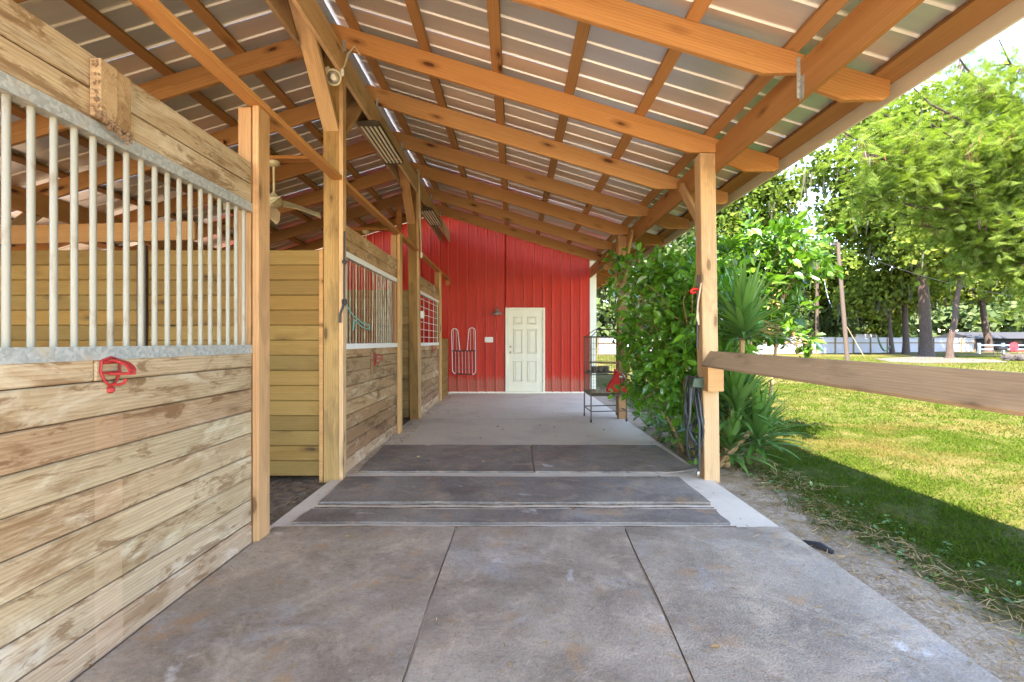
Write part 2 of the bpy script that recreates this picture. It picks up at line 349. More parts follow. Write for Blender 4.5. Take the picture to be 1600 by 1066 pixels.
M['mat'] = matmat('worn_rubber_mat', (.245, .188, .135), (.42, .335, .245), (.54, .415, .29), .8)
M['matdark'] = matmat('dark_rubber_mat', (.15, .125, .105), (.29, .24, .19), (.42, .32, .225), .75)

# ------------------------------------------------------------------ ground
def grid(x0, x1, y0, y1, nx, ny, zf):
    xs = np.linspace(x0, x1, nx); ys = np.linspace(y0, y1, ny); X, Y = np.meshgrid(xs, ys)
    V = np.stack([X, Y, zf(X, Y)], 2).reshape(-1, 3); i = np.arange((ny - 1) * nx).reshape(ny - 1, nx)[:, :-1].ravel()
    return V, np.stack([i, i + 1, i + nx + 1, i + nx], 1)
def gz(X, Y): return -.035 + .012 * np.sin(X * 2.1 + Y * .7) * np.sin(Y * 1.7) + 0 * X
xs = np.concatenate([[-300, -60, -12, -7, 1.0], np.arange(1.6, 12, .22), np.linspace(12.5, 60, 40), [90, 160, 350]])
ys = np.concatenate([[-80, -20, -6], np.arange(-2, 16, .25), np.linspace(17, 90, 50), [130, 220, 400]])
X, Y = np.meshgrid(xs, ys); Z = np.where((X > 1.5) & (X < 60) & (Y < 90), gz(X, Y) + .01 * rng.normal(size=X.shape) * (X < 12), -.04)
Z = np.where(X < 1.5, -.12, Z); nx = len(xs); i = np.arange((len(ys) - 1) * nx).reshape(-1, nx)[:, :-1].ravel()
lawn = link('lawn', mesh_np('lawn', np.stack([X, Y, Z], 2), np.stack([i, i + 1, i + nx + 1, i + nx], 1), M['lawn'], True)); lawn['kind'] = 'structure'
V, Q = grid(-6.3, -1.63, -3, 12, 90, 220, lambda X, Y: -.05 + .03 * np.sin(X * 3.1 + Y) * np.sin(Y * 2.3 - X) + 0 * X)
V[:, 2] += .012 * rng.normal(size=len(V)); V[:, 2] = np.minimum(V[:, 2], -.012)
tag(link('stall_dirt_floor', mesh_np('stall_dirt_floor', V, Q, M['dirt'], True)), kind='structure')
floor = struct_root('concrete_floor')
for y0, y1 in ((-3.0, 5.93), (5.938, 8.1), (8.108, 11.97)):
    MB().box(-1.66, 1.80, y0, y1, -.15, 0).build('slab', M['concrete'], floor, bevel=.006)

MB().box(-1.66, 1.80, -14, -3.008, -.15, 0).build('slab', M['concrete'], floor, bevel=.006)  # added unseen apron behind the camera to bounce sunlight into the barn
MB().box(-30, -6.4, -14, 40, -.3, -.05).build('dirt_yard', M['dirt'])['kind'] = 'structure'
MB().box(-6.3, -1.67, -14, -3.05, -.3, -.05).build('dirt_yard', M['paledirt'])['kind'] = 'structure'
# ------------------------------------------------------------------ barn
RX, SL = -1.654, .301                       # ridge line and roof slope
BY = [-2.16, -.98, .2, 1.38, 3.14 - .6, 3.14, 4.456, 5.517, 6.73, 7.88, 9.12, 10.29]
BY = [-.4, .78, 1.96, 3.14, 4.456, 5.517, 6.73, 7.88, 9.12, 10.29]
barn = thing('barn', (0, 4, 0), 'open-sided timber barn with exposed orange rafters under a ribbed metal roof', 'barn')
def zlow(X): return 2.963 + SL * (1.591 - X)                 # underside of the right rafters
VT = .197
ang = math.atan(-SL)
prof = [(-1.583, zlow(-1.583)), (1.591, 2.963), (1.83, 2.963), (1.875, zlow(1.86) - .0), (2.10, 2.793), (2.36, 2.793), (2.40, 2.82), (2.40, zlow(2.40) + VT), (-1.652, zlow(-1.652) + VT), (-1.652, zlow(-1.583))]
MR = Matrix.Translation((-1.652, 0, zlow(-1.652))) @ Matrix.Rotation(-ang, 4, 'Y')
raft_r = MB().prism(prof, 0, .04, 'y').mesh('rafter', M['beam'], M=MR, bevel=.003)
XE = -8.0
profl = [(2 * RX + 1.583, zlow(-1.583)), (-5.02, zlow(2 * RX + 5.02)), (XE, zlow(2 * RX - XE)), (XE, zlow(2 * RX - XE) + VT), (2 * RX + 1.652, zlow(-1.652) + VT), (2 * RX + 1.652, zlow(-1.583))]
ML = Matrix.Translation((-1.656, 0, zlow(-1.652))) @ Matrix.Rotation(ang + math.pi, 4, 'Y')
raft_l = MB().prism(profl, 0, .04, 'y').mesh('rafter', M['beam'], M=ML, bevel=.003)
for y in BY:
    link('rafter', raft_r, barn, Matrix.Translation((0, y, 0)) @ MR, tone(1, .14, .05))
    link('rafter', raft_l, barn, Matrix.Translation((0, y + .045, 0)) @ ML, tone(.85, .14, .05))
    st = MB().box(-1.542, -1.52, y - .006, y - .002, 3.875, 3.975); st.build('joist_hanger', M['galv'], barn)
    if abs(y - 3.14) < .01: st = MB().box(1.80, 1.822, y - .006, y - .002, 2.80, 3.06); st.box(1.816, 1.8205, y - .05, y - .002, 2.78, 2.93)
    if abs(y - 3.14) < .01: st.build('strap_tie', M['galv'], barn)
Y0, Y1 = -.75, 10.6  # barn roof cut short, unseen behind the camera, to let sunlight in
n_r = Vector((SL, 0, 1)).normalized(); n_l = Vector((-SL, 0, 1)).normalized()
def ztop(X): return zlow(X) + VT
for k, x in enumerate((-1.44, -.80, -.15, .50, 1.145, 1.775)):
    for (ya, yb) in ((Y0, 1.985), (1.99, 7.9), (7.905, Y1)):
        c = tone(.95, .12, .04)
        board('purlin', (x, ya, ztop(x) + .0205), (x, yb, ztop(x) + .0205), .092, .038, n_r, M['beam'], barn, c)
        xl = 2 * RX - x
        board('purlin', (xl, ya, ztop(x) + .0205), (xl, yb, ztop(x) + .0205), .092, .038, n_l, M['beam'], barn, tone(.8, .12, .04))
for x, n in ((2.37, n_r), (2 * RX - 2.37, n_l), (-6.35, n_l), (-7.0, n_l), (-7.9, n_l)):
    zz = ztop(x if x > RX else 2 * RX - x) + .0205
    board('purlin', (x, Y0, zz), (x, Y1, zz), .142, .038, n, M['beam'], barn, tone(.8, .06, .03))
fz = ztop(2.42)
MB().prism([(2.446, fz - .10), (2.462, fz - .10), (2.462, fz + .055), (2.446, fz + .055)], Y0, Y1, 'y').build('fascia', M['cream'], barn, bevel=.002)
xx = 2 * RX - 3.13
# roof sheets: 0.914 m panels with four ribs each, on top of the purlins
def sheet(x0, x1):
    pr = []; y = 0.0
    for k in range(4):
        b = k * .2286
        pr += [(b, 0), (b + .09, .0015), (b + .185, 0), (b + .192, .014), (b + .216, .014), (b + .223, 0)]
    pr.append((.9144, 0)); V = []; m = len(pr)
    for xe in (x0, x1):
        X_ = xe if xe >= RX else 2 * RX - xe
        V += [(xe, a, ztop(X_) + .042 + h) for a, h in pr]
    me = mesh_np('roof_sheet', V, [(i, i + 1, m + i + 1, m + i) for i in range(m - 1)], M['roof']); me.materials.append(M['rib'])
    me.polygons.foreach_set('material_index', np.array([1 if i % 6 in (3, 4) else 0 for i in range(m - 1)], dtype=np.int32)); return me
sr, slf = sheet(-1.58, 2.455), sheet(2 * RX + 1.58, -8.1)
for k in range(13):
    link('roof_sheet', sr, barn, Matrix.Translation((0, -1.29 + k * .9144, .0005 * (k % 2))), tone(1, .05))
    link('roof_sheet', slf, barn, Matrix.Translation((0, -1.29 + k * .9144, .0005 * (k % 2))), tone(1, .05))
zr = ztop(RX) + .075
MB().prism([(RX - .2, zr - .05), (RX, zr + .01), (RX + .2, zr - .05), (RX + .2, zr - .045), (RX, zr + .015), (RX - .2, zr - .045)], Y0, Y1, 'y').build('ridge_cap', M['roof'], barn)
# ridge beam: two plies either side of the posts
for (ya, yb, d) in ((Y0, 4.47, .006), (4.475, 8.02, 0), (8.025, 11.93, .0)):
    board('ridge_beam', (-1.564 + d, ya, 3.785), (-1.564 + d, yb, 3.785), .245, .037, (1, 0, 0), M['post'], barn, tone(1.3, .06, .03))
    board('ridge_beam', (-1.744 - d, ya, 3.785), (-1.744 - d, yb, 3.785), .245, .037, (1, 0, 0), M['post'], barn, tone(.8, .06, .03))
board('eave_beam', (1.842, Y0, 2.915), (1.842, 4.50, 2.915), .243, .038, (1, 0, 0), M['beam'], barn, (.86, .8, .74))
board('eave_beam', (1.842, 4.505, 2.915), (1.842, 11.9, 2.915), .243, .038, (1, 0, 0), M['beam'], barn, (.8, .75, .7))
board('eave_beam', (-5.15, Y0, 2.735), (-5.15, 11.9, 2.735), .243, .038, (1, 0, 0), M['beam'], barn, (.8, .75, .7))
# posts
def post(p0, p1, mat, c, parent=barn): return board('post', p0, p1, .141, .141, (0, 1, 0), mat, parent, c, .006)
PY = [-2.0, 1.0, 4.456, 7.954]
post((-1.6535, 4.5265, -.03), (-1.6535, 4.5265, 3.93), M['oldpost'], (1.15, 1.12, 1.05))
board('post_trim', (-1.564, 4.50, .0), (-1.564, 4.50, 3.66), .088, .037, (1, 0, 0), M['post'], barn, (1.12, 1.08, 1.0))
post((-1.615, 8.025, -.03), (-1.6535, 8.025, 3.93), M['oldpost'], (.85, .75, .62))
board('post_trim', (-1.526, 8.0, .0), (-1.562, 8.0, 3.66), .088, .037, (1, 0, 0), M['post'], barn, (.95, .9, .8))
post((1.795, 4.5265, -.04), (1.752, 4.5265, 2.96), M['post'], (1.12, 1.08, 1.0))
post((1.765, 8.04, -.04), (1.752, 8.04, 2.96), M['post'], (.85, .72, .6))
for y in (1.45,): post((1.752, y - 2.2, -.04), (1.752, y - 2.2, 2.96), M['post'], (1, 1, 1)); post((-1.6535, y - 1.9, -.03), (-1.6535, y - 1.9, 3.9), M['oldpost'], (1, 1, 1))
for y in (1.0, 4.53, 8.03, 11.5): post((-5.24, y, -.1), (-5.24, y, 2.80), M['oldpost'], (.85, .8, .7))
# knee braces
def brace(p0, p1, w_, t_, nrm, c, mat=None): board('knee_brace', p0, p1, w_, t_, nrm, mat or M['post'], barn, c, .004)
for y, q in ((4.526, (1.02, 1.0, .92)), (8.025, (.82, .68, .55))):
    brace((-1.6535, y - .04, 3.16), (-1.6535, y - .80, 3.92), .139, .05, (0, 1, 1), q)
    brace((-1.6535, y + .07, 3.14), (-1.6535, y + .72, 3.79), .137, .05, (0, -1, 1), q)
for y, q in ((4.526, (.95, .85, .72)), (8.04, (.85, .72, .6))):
    brace((1.795, y + .06, 2.22), (1.785, y + .72, 2.90), .09, .04, (1, 0, 0), q)
    if y > 5: brace((1.755, y - .06, 2.22), (1.755, y - .72, 2.90), .09, .04, (1, 0, 0), q)
for y in (1.0, 4.53, 8.03):
    brace((-5.19, y - .06, 1.9), (-5.19, y - .85, 2.68), .14, .038, (1, 0, 0), (.75, .68, .58))
    brace((-5.19, y + .06, 1.9), (-5.19, y + .85, 2.68), .14, .038, (1, 0, 0), (.75, .68, .58))
board('tie_beam', (-6.1, 4.8, 2.26), (-3.1, 4.8, 2.33), .18, .038, (0, 1, 0), M['beam'], barn, (.85, .9, .95))
# door track: a flat 2x4 carried on the stall posts, along the whole aisle
for (ya, yb) in ((-1.8, 3.12), (3.123, 6.76), (6.763, 11.88)):
    x0 = -1.607 + .012 * max(0, ya - 3) / 3; x1 = -1.607 + .012 * max(0, yb - 3) / 3
    board('track_plate', (x0, ya, 2.733), (x1, yb, 2.733), .092, .038, (0, 0, 1), M['beam'], barn, (1.12, 1.08, 1.0))
MB().box(-1.62, -1.53, 11.75, 11.86, 2.60, 2.711).build('track_plate', M['beam'], barn, color=(1.1, 1.0, .9))
for x in (-2.68,):
    for y in (5.5, 8.93): board('fan_mount_board', (x - .62, y, 3.285), (x + .62, y, 3.285), .14, .038, (0, 0, 1), M['beam'], barn, (.95, .85, .72))
    for y in (5.5, 8.93):
        for dx in (-.6, .6): MB().box(x + dx - .045, x + dx + .045, y - .019, y + .019, 3.307, 3.62 + .2 * dx).build('fan_mount_hanger', M['beam'], barn, color=(.8, .7, .6))

# ------------------------------------------------------------------ stall fronts
def stall_front(Y0, Y1, X0, mat, lab, ctone, nbar, bar_mat, first=False, bars=True, postx=.0):
    t = thing('stall_front', (X0, (Y0 + Y1) / 2, 0), lab, 'stall front', 'stall fronts along the aisle')
    z = .0; rows = 9
    for r in range(rows):
        z0, z1 = r * .1365 + .004, (r + 1) * .1365 + .001
        if r == rows - 1: z1 = 1.222
        cuts = [Y0, Y1]
        if first: cuts = {8: [Y0, .5, 1.905, Y1], 7: [Y0, 1.0, Y1], 5: [Y0, .7, Y1], 3: [Y0, .2, Y1]}.get(r, [Y0, Y1])
        for a, b in zip(cuts[:-1], cuts[1:]):
            c = ctone(r); dx = R.uniform(-.003, .003)
            board('plank', (X0 - .019 + dx, a + .001, (z0 + z1) / 2), (X0 - .019 + dx, b - .001, (z0 + z1) / 2), z1 - z0 - .001, .036, (1, 0, 0), mat, t, c, .006)
    MB().box(X0 - .052, X0 - .042, Y0 + .01, Y1 - .01, .0, 1.17).build('gap_shade_sheet', M['dark'], t)  # dark sheet added behind the planks so the gaps read as shade
    MB().box(X0 - .052, X0 - .043, Y0 + .01, Y1 - .01, 2.11, 2.34).build('gap_shade_sheet', M['dark'], t)  # same added dark sheet behind the header planks
    for z0, z1 in ((2.075, 2.220), (2.225, 2.357)):
        board('header_plank', (X0 - .022, Y0, (z0 + z1) / 2), (X0 - .022, Y1, (z0 + z1) / 2), z1 - z0, .036, (1, 0, 0), mat, t, ctone(8))
    for nm, z0, z1 in (('top_rail', 2.05, 2.104), ('sill_rail', 1.178, 1.231)):
        b = MB().box(X0 - .0055, X0 + .0045, Y0, Y1, z0, z1).box(X0 - .05, X0 - .0055, Y0, Y1, z0 if nm == 'top_rail' else z1 - .006, (z0 + .006) if nm == 'top_rail' else z1)
        b.build(nm, M['galv'] if first else M['white'], t)
    if bars:
        d = (Y1 - Y0) / nbar; me = MB().tube([(0, 0, 0), (0, 0, .828)], .0118, 10).mesh('bar', None, True)
        for k in range(nbar):
            y = Y1 - .045 - k * d; lean = (0, 0)
            if not first and k in (4, 11): lean = (R.uniform(-.01, .01), R.uniform(.02, .05))
            m2 = me
            o = link('bar', me if first else bar_me(), t, Matrix.Translation((X0 - .026, y, 1.228)) @ Matrix.Rotation(-lean[1], 4, 'X'), (1, 1, 1) if R.random() < .6 else (.7, .38, .26), bar_mat)
    else:
        mb = []
        for k in range(5): link('wire', MB().tube([(X0 - .02, Y0 + .05 + (Y1 - Y0 - .1) * k / 4, 1.23), (X0 - .02, Y0 + .05 + (Y1 - Y0 - .1) * k / 4, 2.06)], .005, 6).mesh('wire', M['white']), t)
        for k in range(6): link('wire', MB().tube([(X0 - .02, Y0, 1.33 + .13 * k), (X0 - .02, Y1, 1.33 + .13 * k)], .005, 6).mesh('wire', M['white']), t)
    board('post', (X0 + .022 + postx, Y1 + .07, .0), (X0 + .022 + postx, Y1 + .07, 2.712), .14, .04, (1, 0, 0), M['post'], t, (1.05, .92, .78) if first else (1.15, 1.05, .8), .003)
    board('post', (X0 - .046, Y1 + .035, .0), (X0 - .046, Y1 + .035, 2.70), .07, .08, (1, 0, 0), M['post'], t, (.8, .68, .55), .003)
    return t
_bm = []
def bar_me():
    if not _bm: _bm.append(MB().tube([(0, 0, 0), (0, 0, .828)], .008, 8).mesh('bar', None, True))
    return _bm[0]
def c1(r):
    base = [(1.0, .93, .92), (1.0, .97, .93), (1.02, .98, .86), (1.05, 1.02, .92), (1.0, .95, .84), (1.03, 1.03, .92), (.78, .66, .55), (.95, .9, .78), (.95, .9, .8)][r]
    k = R.uniform(.93, 1.06); return tuple(x * k for x in base)
def c2(r):
    base = [(1.25, 1.25, 1.3), (.85, .72, .66), (.8, .7, .6), (.9, .8, .66), (1.15, 1.1, .95), (1.1, 1.05, .9), (1.05, 1.0, .86), (.95, .9, .74), (1.1, 1.0, .8)][r]
    k = R.uniform(.93, 1.06); return tuple(x * k for x in base)
S1 = stall_front(-1.0, 3.046, -1.62, M['plank'], 'pale plank stall front with galvanised bars, nearest on the left', c1, 49, M['bar'], True)
S2 = stall_front(4.60, 6.68, -1.585, M['brownplank'], 'brown plank stall front with rusty bars between the two ridge posts', c2, 22, M['rustbar'])
S3 = stall_front(8.10, 10.27, -1.565, M['brownplank'], 'farthest stall front with wire grid opening instead of bars', c2, 12, M['white'], False, False)
b = MB().box(-1.622, -1.578, 1.88, 1.965, 2.115, 2.335); b.build('header_block', M['plank'], S1, color=(.95, .82, .66), bevel=.004)
b = MB().box(-1.622, -1.586, 1.967, 2.045, 2.10, 2.335); b.build('header_block', M['plank'], S1, color=(.86, .72, .56), bevel=.004)
nest = MB()
for k in range(95):
    a = R.random() ** 1.2; q = R.uniform(.5, 1.2)
    nest.lathe((-1.584 + R.uniform(-.004, .008), 1.872 + .175 * a, 2.122 - .05 * a + R.gauss(0, .009)), [(.001, -.007 * q), (.006 * q, -.004 * q), (.007 * q, .003 * q), (.001, .008 * q)], 5)
for k in range(40): q = R.uniform(.4, 1.0); nest.lathe((-1.60 + R.uniform(0, .02), 1.876 + R.gauss(0, .004), 2.12 + .2 * R.random()), [(.001, -.008 * q), (.006 * q, 0), (.001, .008 * q)], 5)
tag(nest.build('mud_nest', M['mud'], None), 'dried mud wasp nest clinging to the wood block above the bars', 'nest')
# short cleat left of the first stall post
board('cleat', (-1.655, 3.13, 2.30), (-1.655, 3.13, 2.71), .10, .05, (1, 0, 0), M['beam'], S1, (.95, .85, .7))
# cleat that carries the second bridle rack, panel at the end of the third front
MB().box(-1.584, -1.556, 5.44, 5.56, .89, 1.14).build('cleat', M['brownplank'], S2, color=(.75, .65, .55), bevel=.004)
for k in range(8):
    board('end_plank', (-1.56, 10.43, .075 + k * .166), (-1.56, 11.55, .075 + k * .166), .163, .03, (1, 0, 0), M['oldpost'], S3, (.9, .75 + .04 * (k % 2), .62))

# ------------------------------------------------------------------ stall partitions
def partition(y, top, lab, mat, c0, xr):
    t = thing('stall_partition', (-3.4, y, 0), lab, 'stall partition', 'partitions between stalls')
    n = 15; hgt = .138
    for r in range(n):
        cuts = [-5.2, -3.36, xr]
        for a, b in zip(cuts[:-1], cuts[1:]):
            c = tone(c0, .12, .05); board('plank', (a + .001, y + .018 + R.uniform(-.003, .003), .02 + hgt * (r + .5)), (b - .001, y + .018, .02 + hgt * (r + .5)), hgt - .003, .036, (0, -1, 0), mat, t, c, .006)
    MB().box(-5.19, xr - .01, y + .040, y + .048, .03, top - .03).build('gap_shade_sheet', M['dark'], t)  # added dark sheet: darkens the plank gaps and stops light leaking through
    return t
PT = partition(4.51, 2.09, 'yellow plank partition behind the first stall with a dark steel post', M['yplank'], .74, -1.745)
MB().box(-3.43, -3.345, 4.475, 4.505, -.03, 2.13).build('steel_post', M['dark'], PT, bevel=.003)
MB().box(-1.768, -1.732, 4.470, 4.51, -.03, 2.09).build('corner_board', M['post'], PT, color=(.95, .75, .5), bevel=.003)
PT2 = partition(7.99, 2.09, 'dark brown plank partition behind the second ridge post', M['oldpost'], .8, -1.70)
LW = thing('stall_back_wall', (-5.3, 4, 0), 'low plank wall closing the stalls on the outer left side', 'wall')
for r in range(9):
    for a, b in ((-2, 2.6), (2.6, 7.2), (7.2, 11.9)):
        board('plank', (-5.33, a + .002, .02 + .138 * (r + .5)), (-5.33, b - .002, .02 + .138 * (r + .5)), .135, .036, (1, 0, 0), M['yplank'], LW, tone(.9, .12), .004)

# ------------------------------------------------------------------ red building
WY = 11.99
red = thing('red_building', (0, WY, 0), 'red metal-sided building with cream trim closing the end of the barn', 'building')
def zg(x): return 4.42 - SL * abs(x - RX)
DX0, DX1, DZ1 = -.205, .755, 2.075
def siding(x0, x1, zb):
    pr = []; k = 0; x = math.floor(x0 / .2286) * .2286
    while x < x1 + .3:
        for a, h in ((0, 0), (.012, .034), (.032, .034), (.046, 0), (.100, 0), (.107, .006), (.117, .006), (.124, 0), (.160, 0), (.167, .006), (.177, .006), (.184, 0)): pr.append((x + a, h))
        x += .2286
    pr = [(x0, 0)] + [p for p in pr if x0 < p[0] < x1] + [(x1, 0)]; m = len(pr)
    V = [(a, WY - h, zb) for a, h in pr] + [(a, WY - h, zg(a)) for a, h in pr]
    return mesh_np('siding_panel', V, [(i, i + 1, m + i + 1, m + i) for i in range(m - 1)], M['red'])
edges = [-6.4 + .9144 * k for k in range(7)]
edges = [e for e in edges if e < DX0 - .1] + [DX0]
for a, b in zip(edges[:-1], edges[1:]): link('siding_panel', siding(a, b, .02), red)
link('siding_panel', siding(DX0, .33, DZ1), red); link('siding_panel', siding(.33, DX1, DZ1), red)
link('siding_panel', siding(DX1, 1.35, .02), red); link('siding_panel', siding(1.35, 1.84, .02), red)
MB().box(-1.6, DX0, WY - .03, WY + .02, .0, .035).box(DX1, 1.84, WY - .03, WY + .02, 0, .035).build('base_trim', M['cream'], red)
MB().box(1.84, 2.0, WY - .035, WY + .12, 0, zg(1.95) - .12).build('corner_trim', M['cream'], red, bevel=.004)
MB().box(-6.4, DX0, WY + .05, WY + .14, -.1, 3.0).box(DX1, 1.84, WY + .05, WY + .14, -.1, 3.2).box(-4.2, 1.0, WY + .05, WY + .14, 2.3, 3.6).build('backing_wall', M['beam'], red)
MB().box(1.86, 1.97, WY + .13, 24, -.1, 3.15).build('side_wall', M['cream'], red)
def bslab(x0, x1, y0, y1):
    return MB().prism([(x0, zg(x0) + .012), (x1, zg(x1) + .012), (x1, zg(x1) + .03), (x0, zg(x0) + .03)], y0, y1, 'y')
bslab(RX, 2.75, 10.42, 24).build('roof', M['roof'], red); bslab(-6.6, RX, 10.42, 24).build('roof', M['roof'], red)  # unseen front overhang added over the gap to keep sun off the wall
for k in range(10): board('rafter_tail', (1.98, 12.3 + k * .8, zg(1.98) - .1), (2.72, 12.3 + k * .8, zg(2.72) - .1), .16, .04, (0, 1, 0), M['beam'], red, (1.0, .8, .7))
for x in (2.15, 2.42): board('purlin', (x, 10.45, zg(x) - .012), (x, 24, zg(x) - .012), .09, .038, n_r, M['beam'], red, (1.0, .8, .7))
board('eave_board', (2.73, 10.44, zg(2.73) - .06), (2.73, 24, zg(2.73) - .06), .14, .03, (1, 0, 0), M['beam'], red, (1, .7, .6))
board('lintel_beam', (1.93, 10.4, 2.99), (1.93, 11.95, 2.99), .2, .05, (1, 0, 0), M['beam'], red, (.7, .6, .5))
# the door
dr = MB().box(DX0 + .055, DX1 - .05, WY - .012, WY + .03, .045, DZ1 - .05).build('door', M['door'], red, bevel=.003)
fr = MB().box(DX0, DX0 + .052, WY - .035, WY + .05, .0, DZ1).box(DX1 - .048, DX1, WY - .035, WY + .05, 0, DZ1).box(DX0 + .052, DX1 - .048, WY - .035, WY + .05, DZ1 - .048, DZ1)
fr.build('door_frame', M['cream'], red)
MB().box(DX0 + .052, DX1 - .048, WY - .06, WY + .03, .0, .042).build('threshold', M['cream'], red)
pw = .235
for cx in (DX0 + .055 + .255, DX1 - .05 - .255):
    for z0, z1 in ((1.66, 1.86), (.96, 1.56), (.27, .79)):
        b = MB()
        for g, dpt in ((0, .003), (.018, .008), (.036, .0015)):
            pass
        x0, x1 = cx - pw / 2, cx + pw / 2; y = WY - .0125
        b.box(x0, x1, y - .02, y, z0, z0 + .03).box(x0, x1, y - .02, y, z1 - .03, z1).box(x0, x0 + .03, y - .02, y, z0 + .03, z1 - .03).box(x1 - .03, x1, y - .02, y, z0 + .03, z1 - .03)
        b.box(x0 + .045, x1 - .045, y - .012, y, z0 + .05, z1 - .05)
        b.build('door_panel', M['door'], dr, bevel=.009)
MB().lathe((DX0 + .12, WY - .012, .99), [(.026, 0), (.026, -.012), (.012, -.018), (.012, -.045), (.027, -.05), (.029, -.065), (.02, -.078)], 14, 'y').build('door_knob', M['brass'], dr, True)
MB().lathe((DX0 + .12, WY - .012, 1.13), [(.028, 0), (.028, -.012), (.014, -.016), (.014, -.026)], 14, 'y').build('deadbolt', M['brass'], dr, True)
for z in (.3, 1.02, 1.8): MB().lathe((DX1 - .047, WY - .02, z - .045), [(.007, 0), (.007, .09)], 8).build('hinge', M['brass'], dr)
# wall lamp, switch plate, hay rack
lx = (777 - CX) * WY / F; lz = H - (488 - CY) * WY / F
wl = thing('wall_lamp', (lx, WY, lz - .1), 'small bronze barn lamp on the red wall beside the cream door', 'wall lamp')
MB().lathe((lx, WY - .004, lz + .02), [(.05, 0), (.05, -.02), (.02, -.025)], 14, 'y').build('back_plate', M['dark'], wl, True)
MB().tube([(lx, WY - .03, lz + .02), (lx, WY - .1, lz + .1), (lx, WY - .19, lz + .11), (lx, WY - .22, lz + .05)], .011, 8).build('arm', M['dark'], wl, True)
MB().lathe((lx, WY - .22, lz - .075), [(.135, 0), (.125, .03), (.09, .07), (.045, .1), (.035, .14), (.02, .145)], 20).build('lamp_shade', M['brass'], wl, True)
MB().lathe((lx, WY - .22, lz - .088), [(.02, 0), (.05, .01), (.06, .035)], 14).build('bulb', M['glass'], wl, True)
sx0 = (764 - CX) * WY / F; sz = H - (531 - CY) * WY / F
sp = thing('switch_plate', (sx0, WY, sz - .06), 'white triple switch plate on the red wall left of the lamp', 'switch plate')
MB().box(sx0 - .1, sx0 + .1, WY - .045, WY - .002, sz - .065, sz + .065).build('plate', M['white'], sp, bevel=.005)
for d in (-.055, 0, .055): MB().box(sx0 + d - .009, sx0 + d + .009, WY - .054, WY - .0455, sz - .02, sz + .02).build('switch', M['cream'], sp)
hr = thing('hay_rack', (-1.2, WY - .2, .55), 'white tube hay rack with two tall loops hung low on the red wall', 'hay rack')
hx0, hx1 = (706.5 - CX) * 11.85 / F, (743 - CX) * 11.85 / F; zt, zb, zm = 1.56, .47, 1.03
def arcpts(cx, cz, r, a0, a1, n=8): return [(cx + r * math.cos(a0 + (a1 - a0) * k / n), 0, cz + r * math.sin(a0 + (a1 - a0) * k / n)) for k in range(n + 1)]
hy = WY - .2
def at_y(pts, f): return [(x, f(x, z), z) for x, _, z in pts]
fy = lambda x, z: WY - .06 - .20 * max(0, (z - zb)) / (zt - zb)
out = arcpts(hx0 + .075, zt - .075, .075, 0, math.pi) + arcpts(hx0 + .1, zb + .1, .1, math.pi, 1.5 * math.pi) + arcpts(hx1 - .1, zb + .08, .1, 1.5 * math.pi, 2 * math.pi) + arcpts(hx1 - .075, zt - .055, .075, 0, math.pi)
out = [(hx0 + .19, 0, zm)] + out + [(hx1 - .20, 0, zm)]
MB().tube(at_y(out, fy), .010, 8).build('frame_tube', M['white'], hr, True)
MB().tube(at_y([(hx0, 0, zm), (hx1, 0, zm)], fy), .015, 8).build('cross_bar', M['dark'], hr, True)
MB().tube(at_y([(hx0 + .08, 0, zb + .004), (hx1 - .08, 0, zb - .016)], lambda x, z: fy(x, z) - .016), .013, 8).build('bottom_bar', M['dark'], hr, True)
for k in range(1, 7): MB().tube(at_y([(hx0 + (hx1 - hx0) * k / 7, 0, zm), (hx0 + (hx1 - hx0) * k / 7, 0, zb)], fy), .005, 6).build('wire', M['white'], hr)
for k in range(1, 5): MB().tube(at_y([(hx0, 0, zb + (zm - zb) * k / 5), (hx1, 0, zb + (zm - zb) * k / 5)], fy), .005, 6).build('wire', M['iron'], hr)
for cx in (hx0 + .075, hx1 - .075):
    for d in (-.03, .03): MB().tube(at_y([(cx + d, 0, zt - .02), (cx + d * 1.5, 0, zm)], fy), .004, 6).build('wire', M['white'], hr)

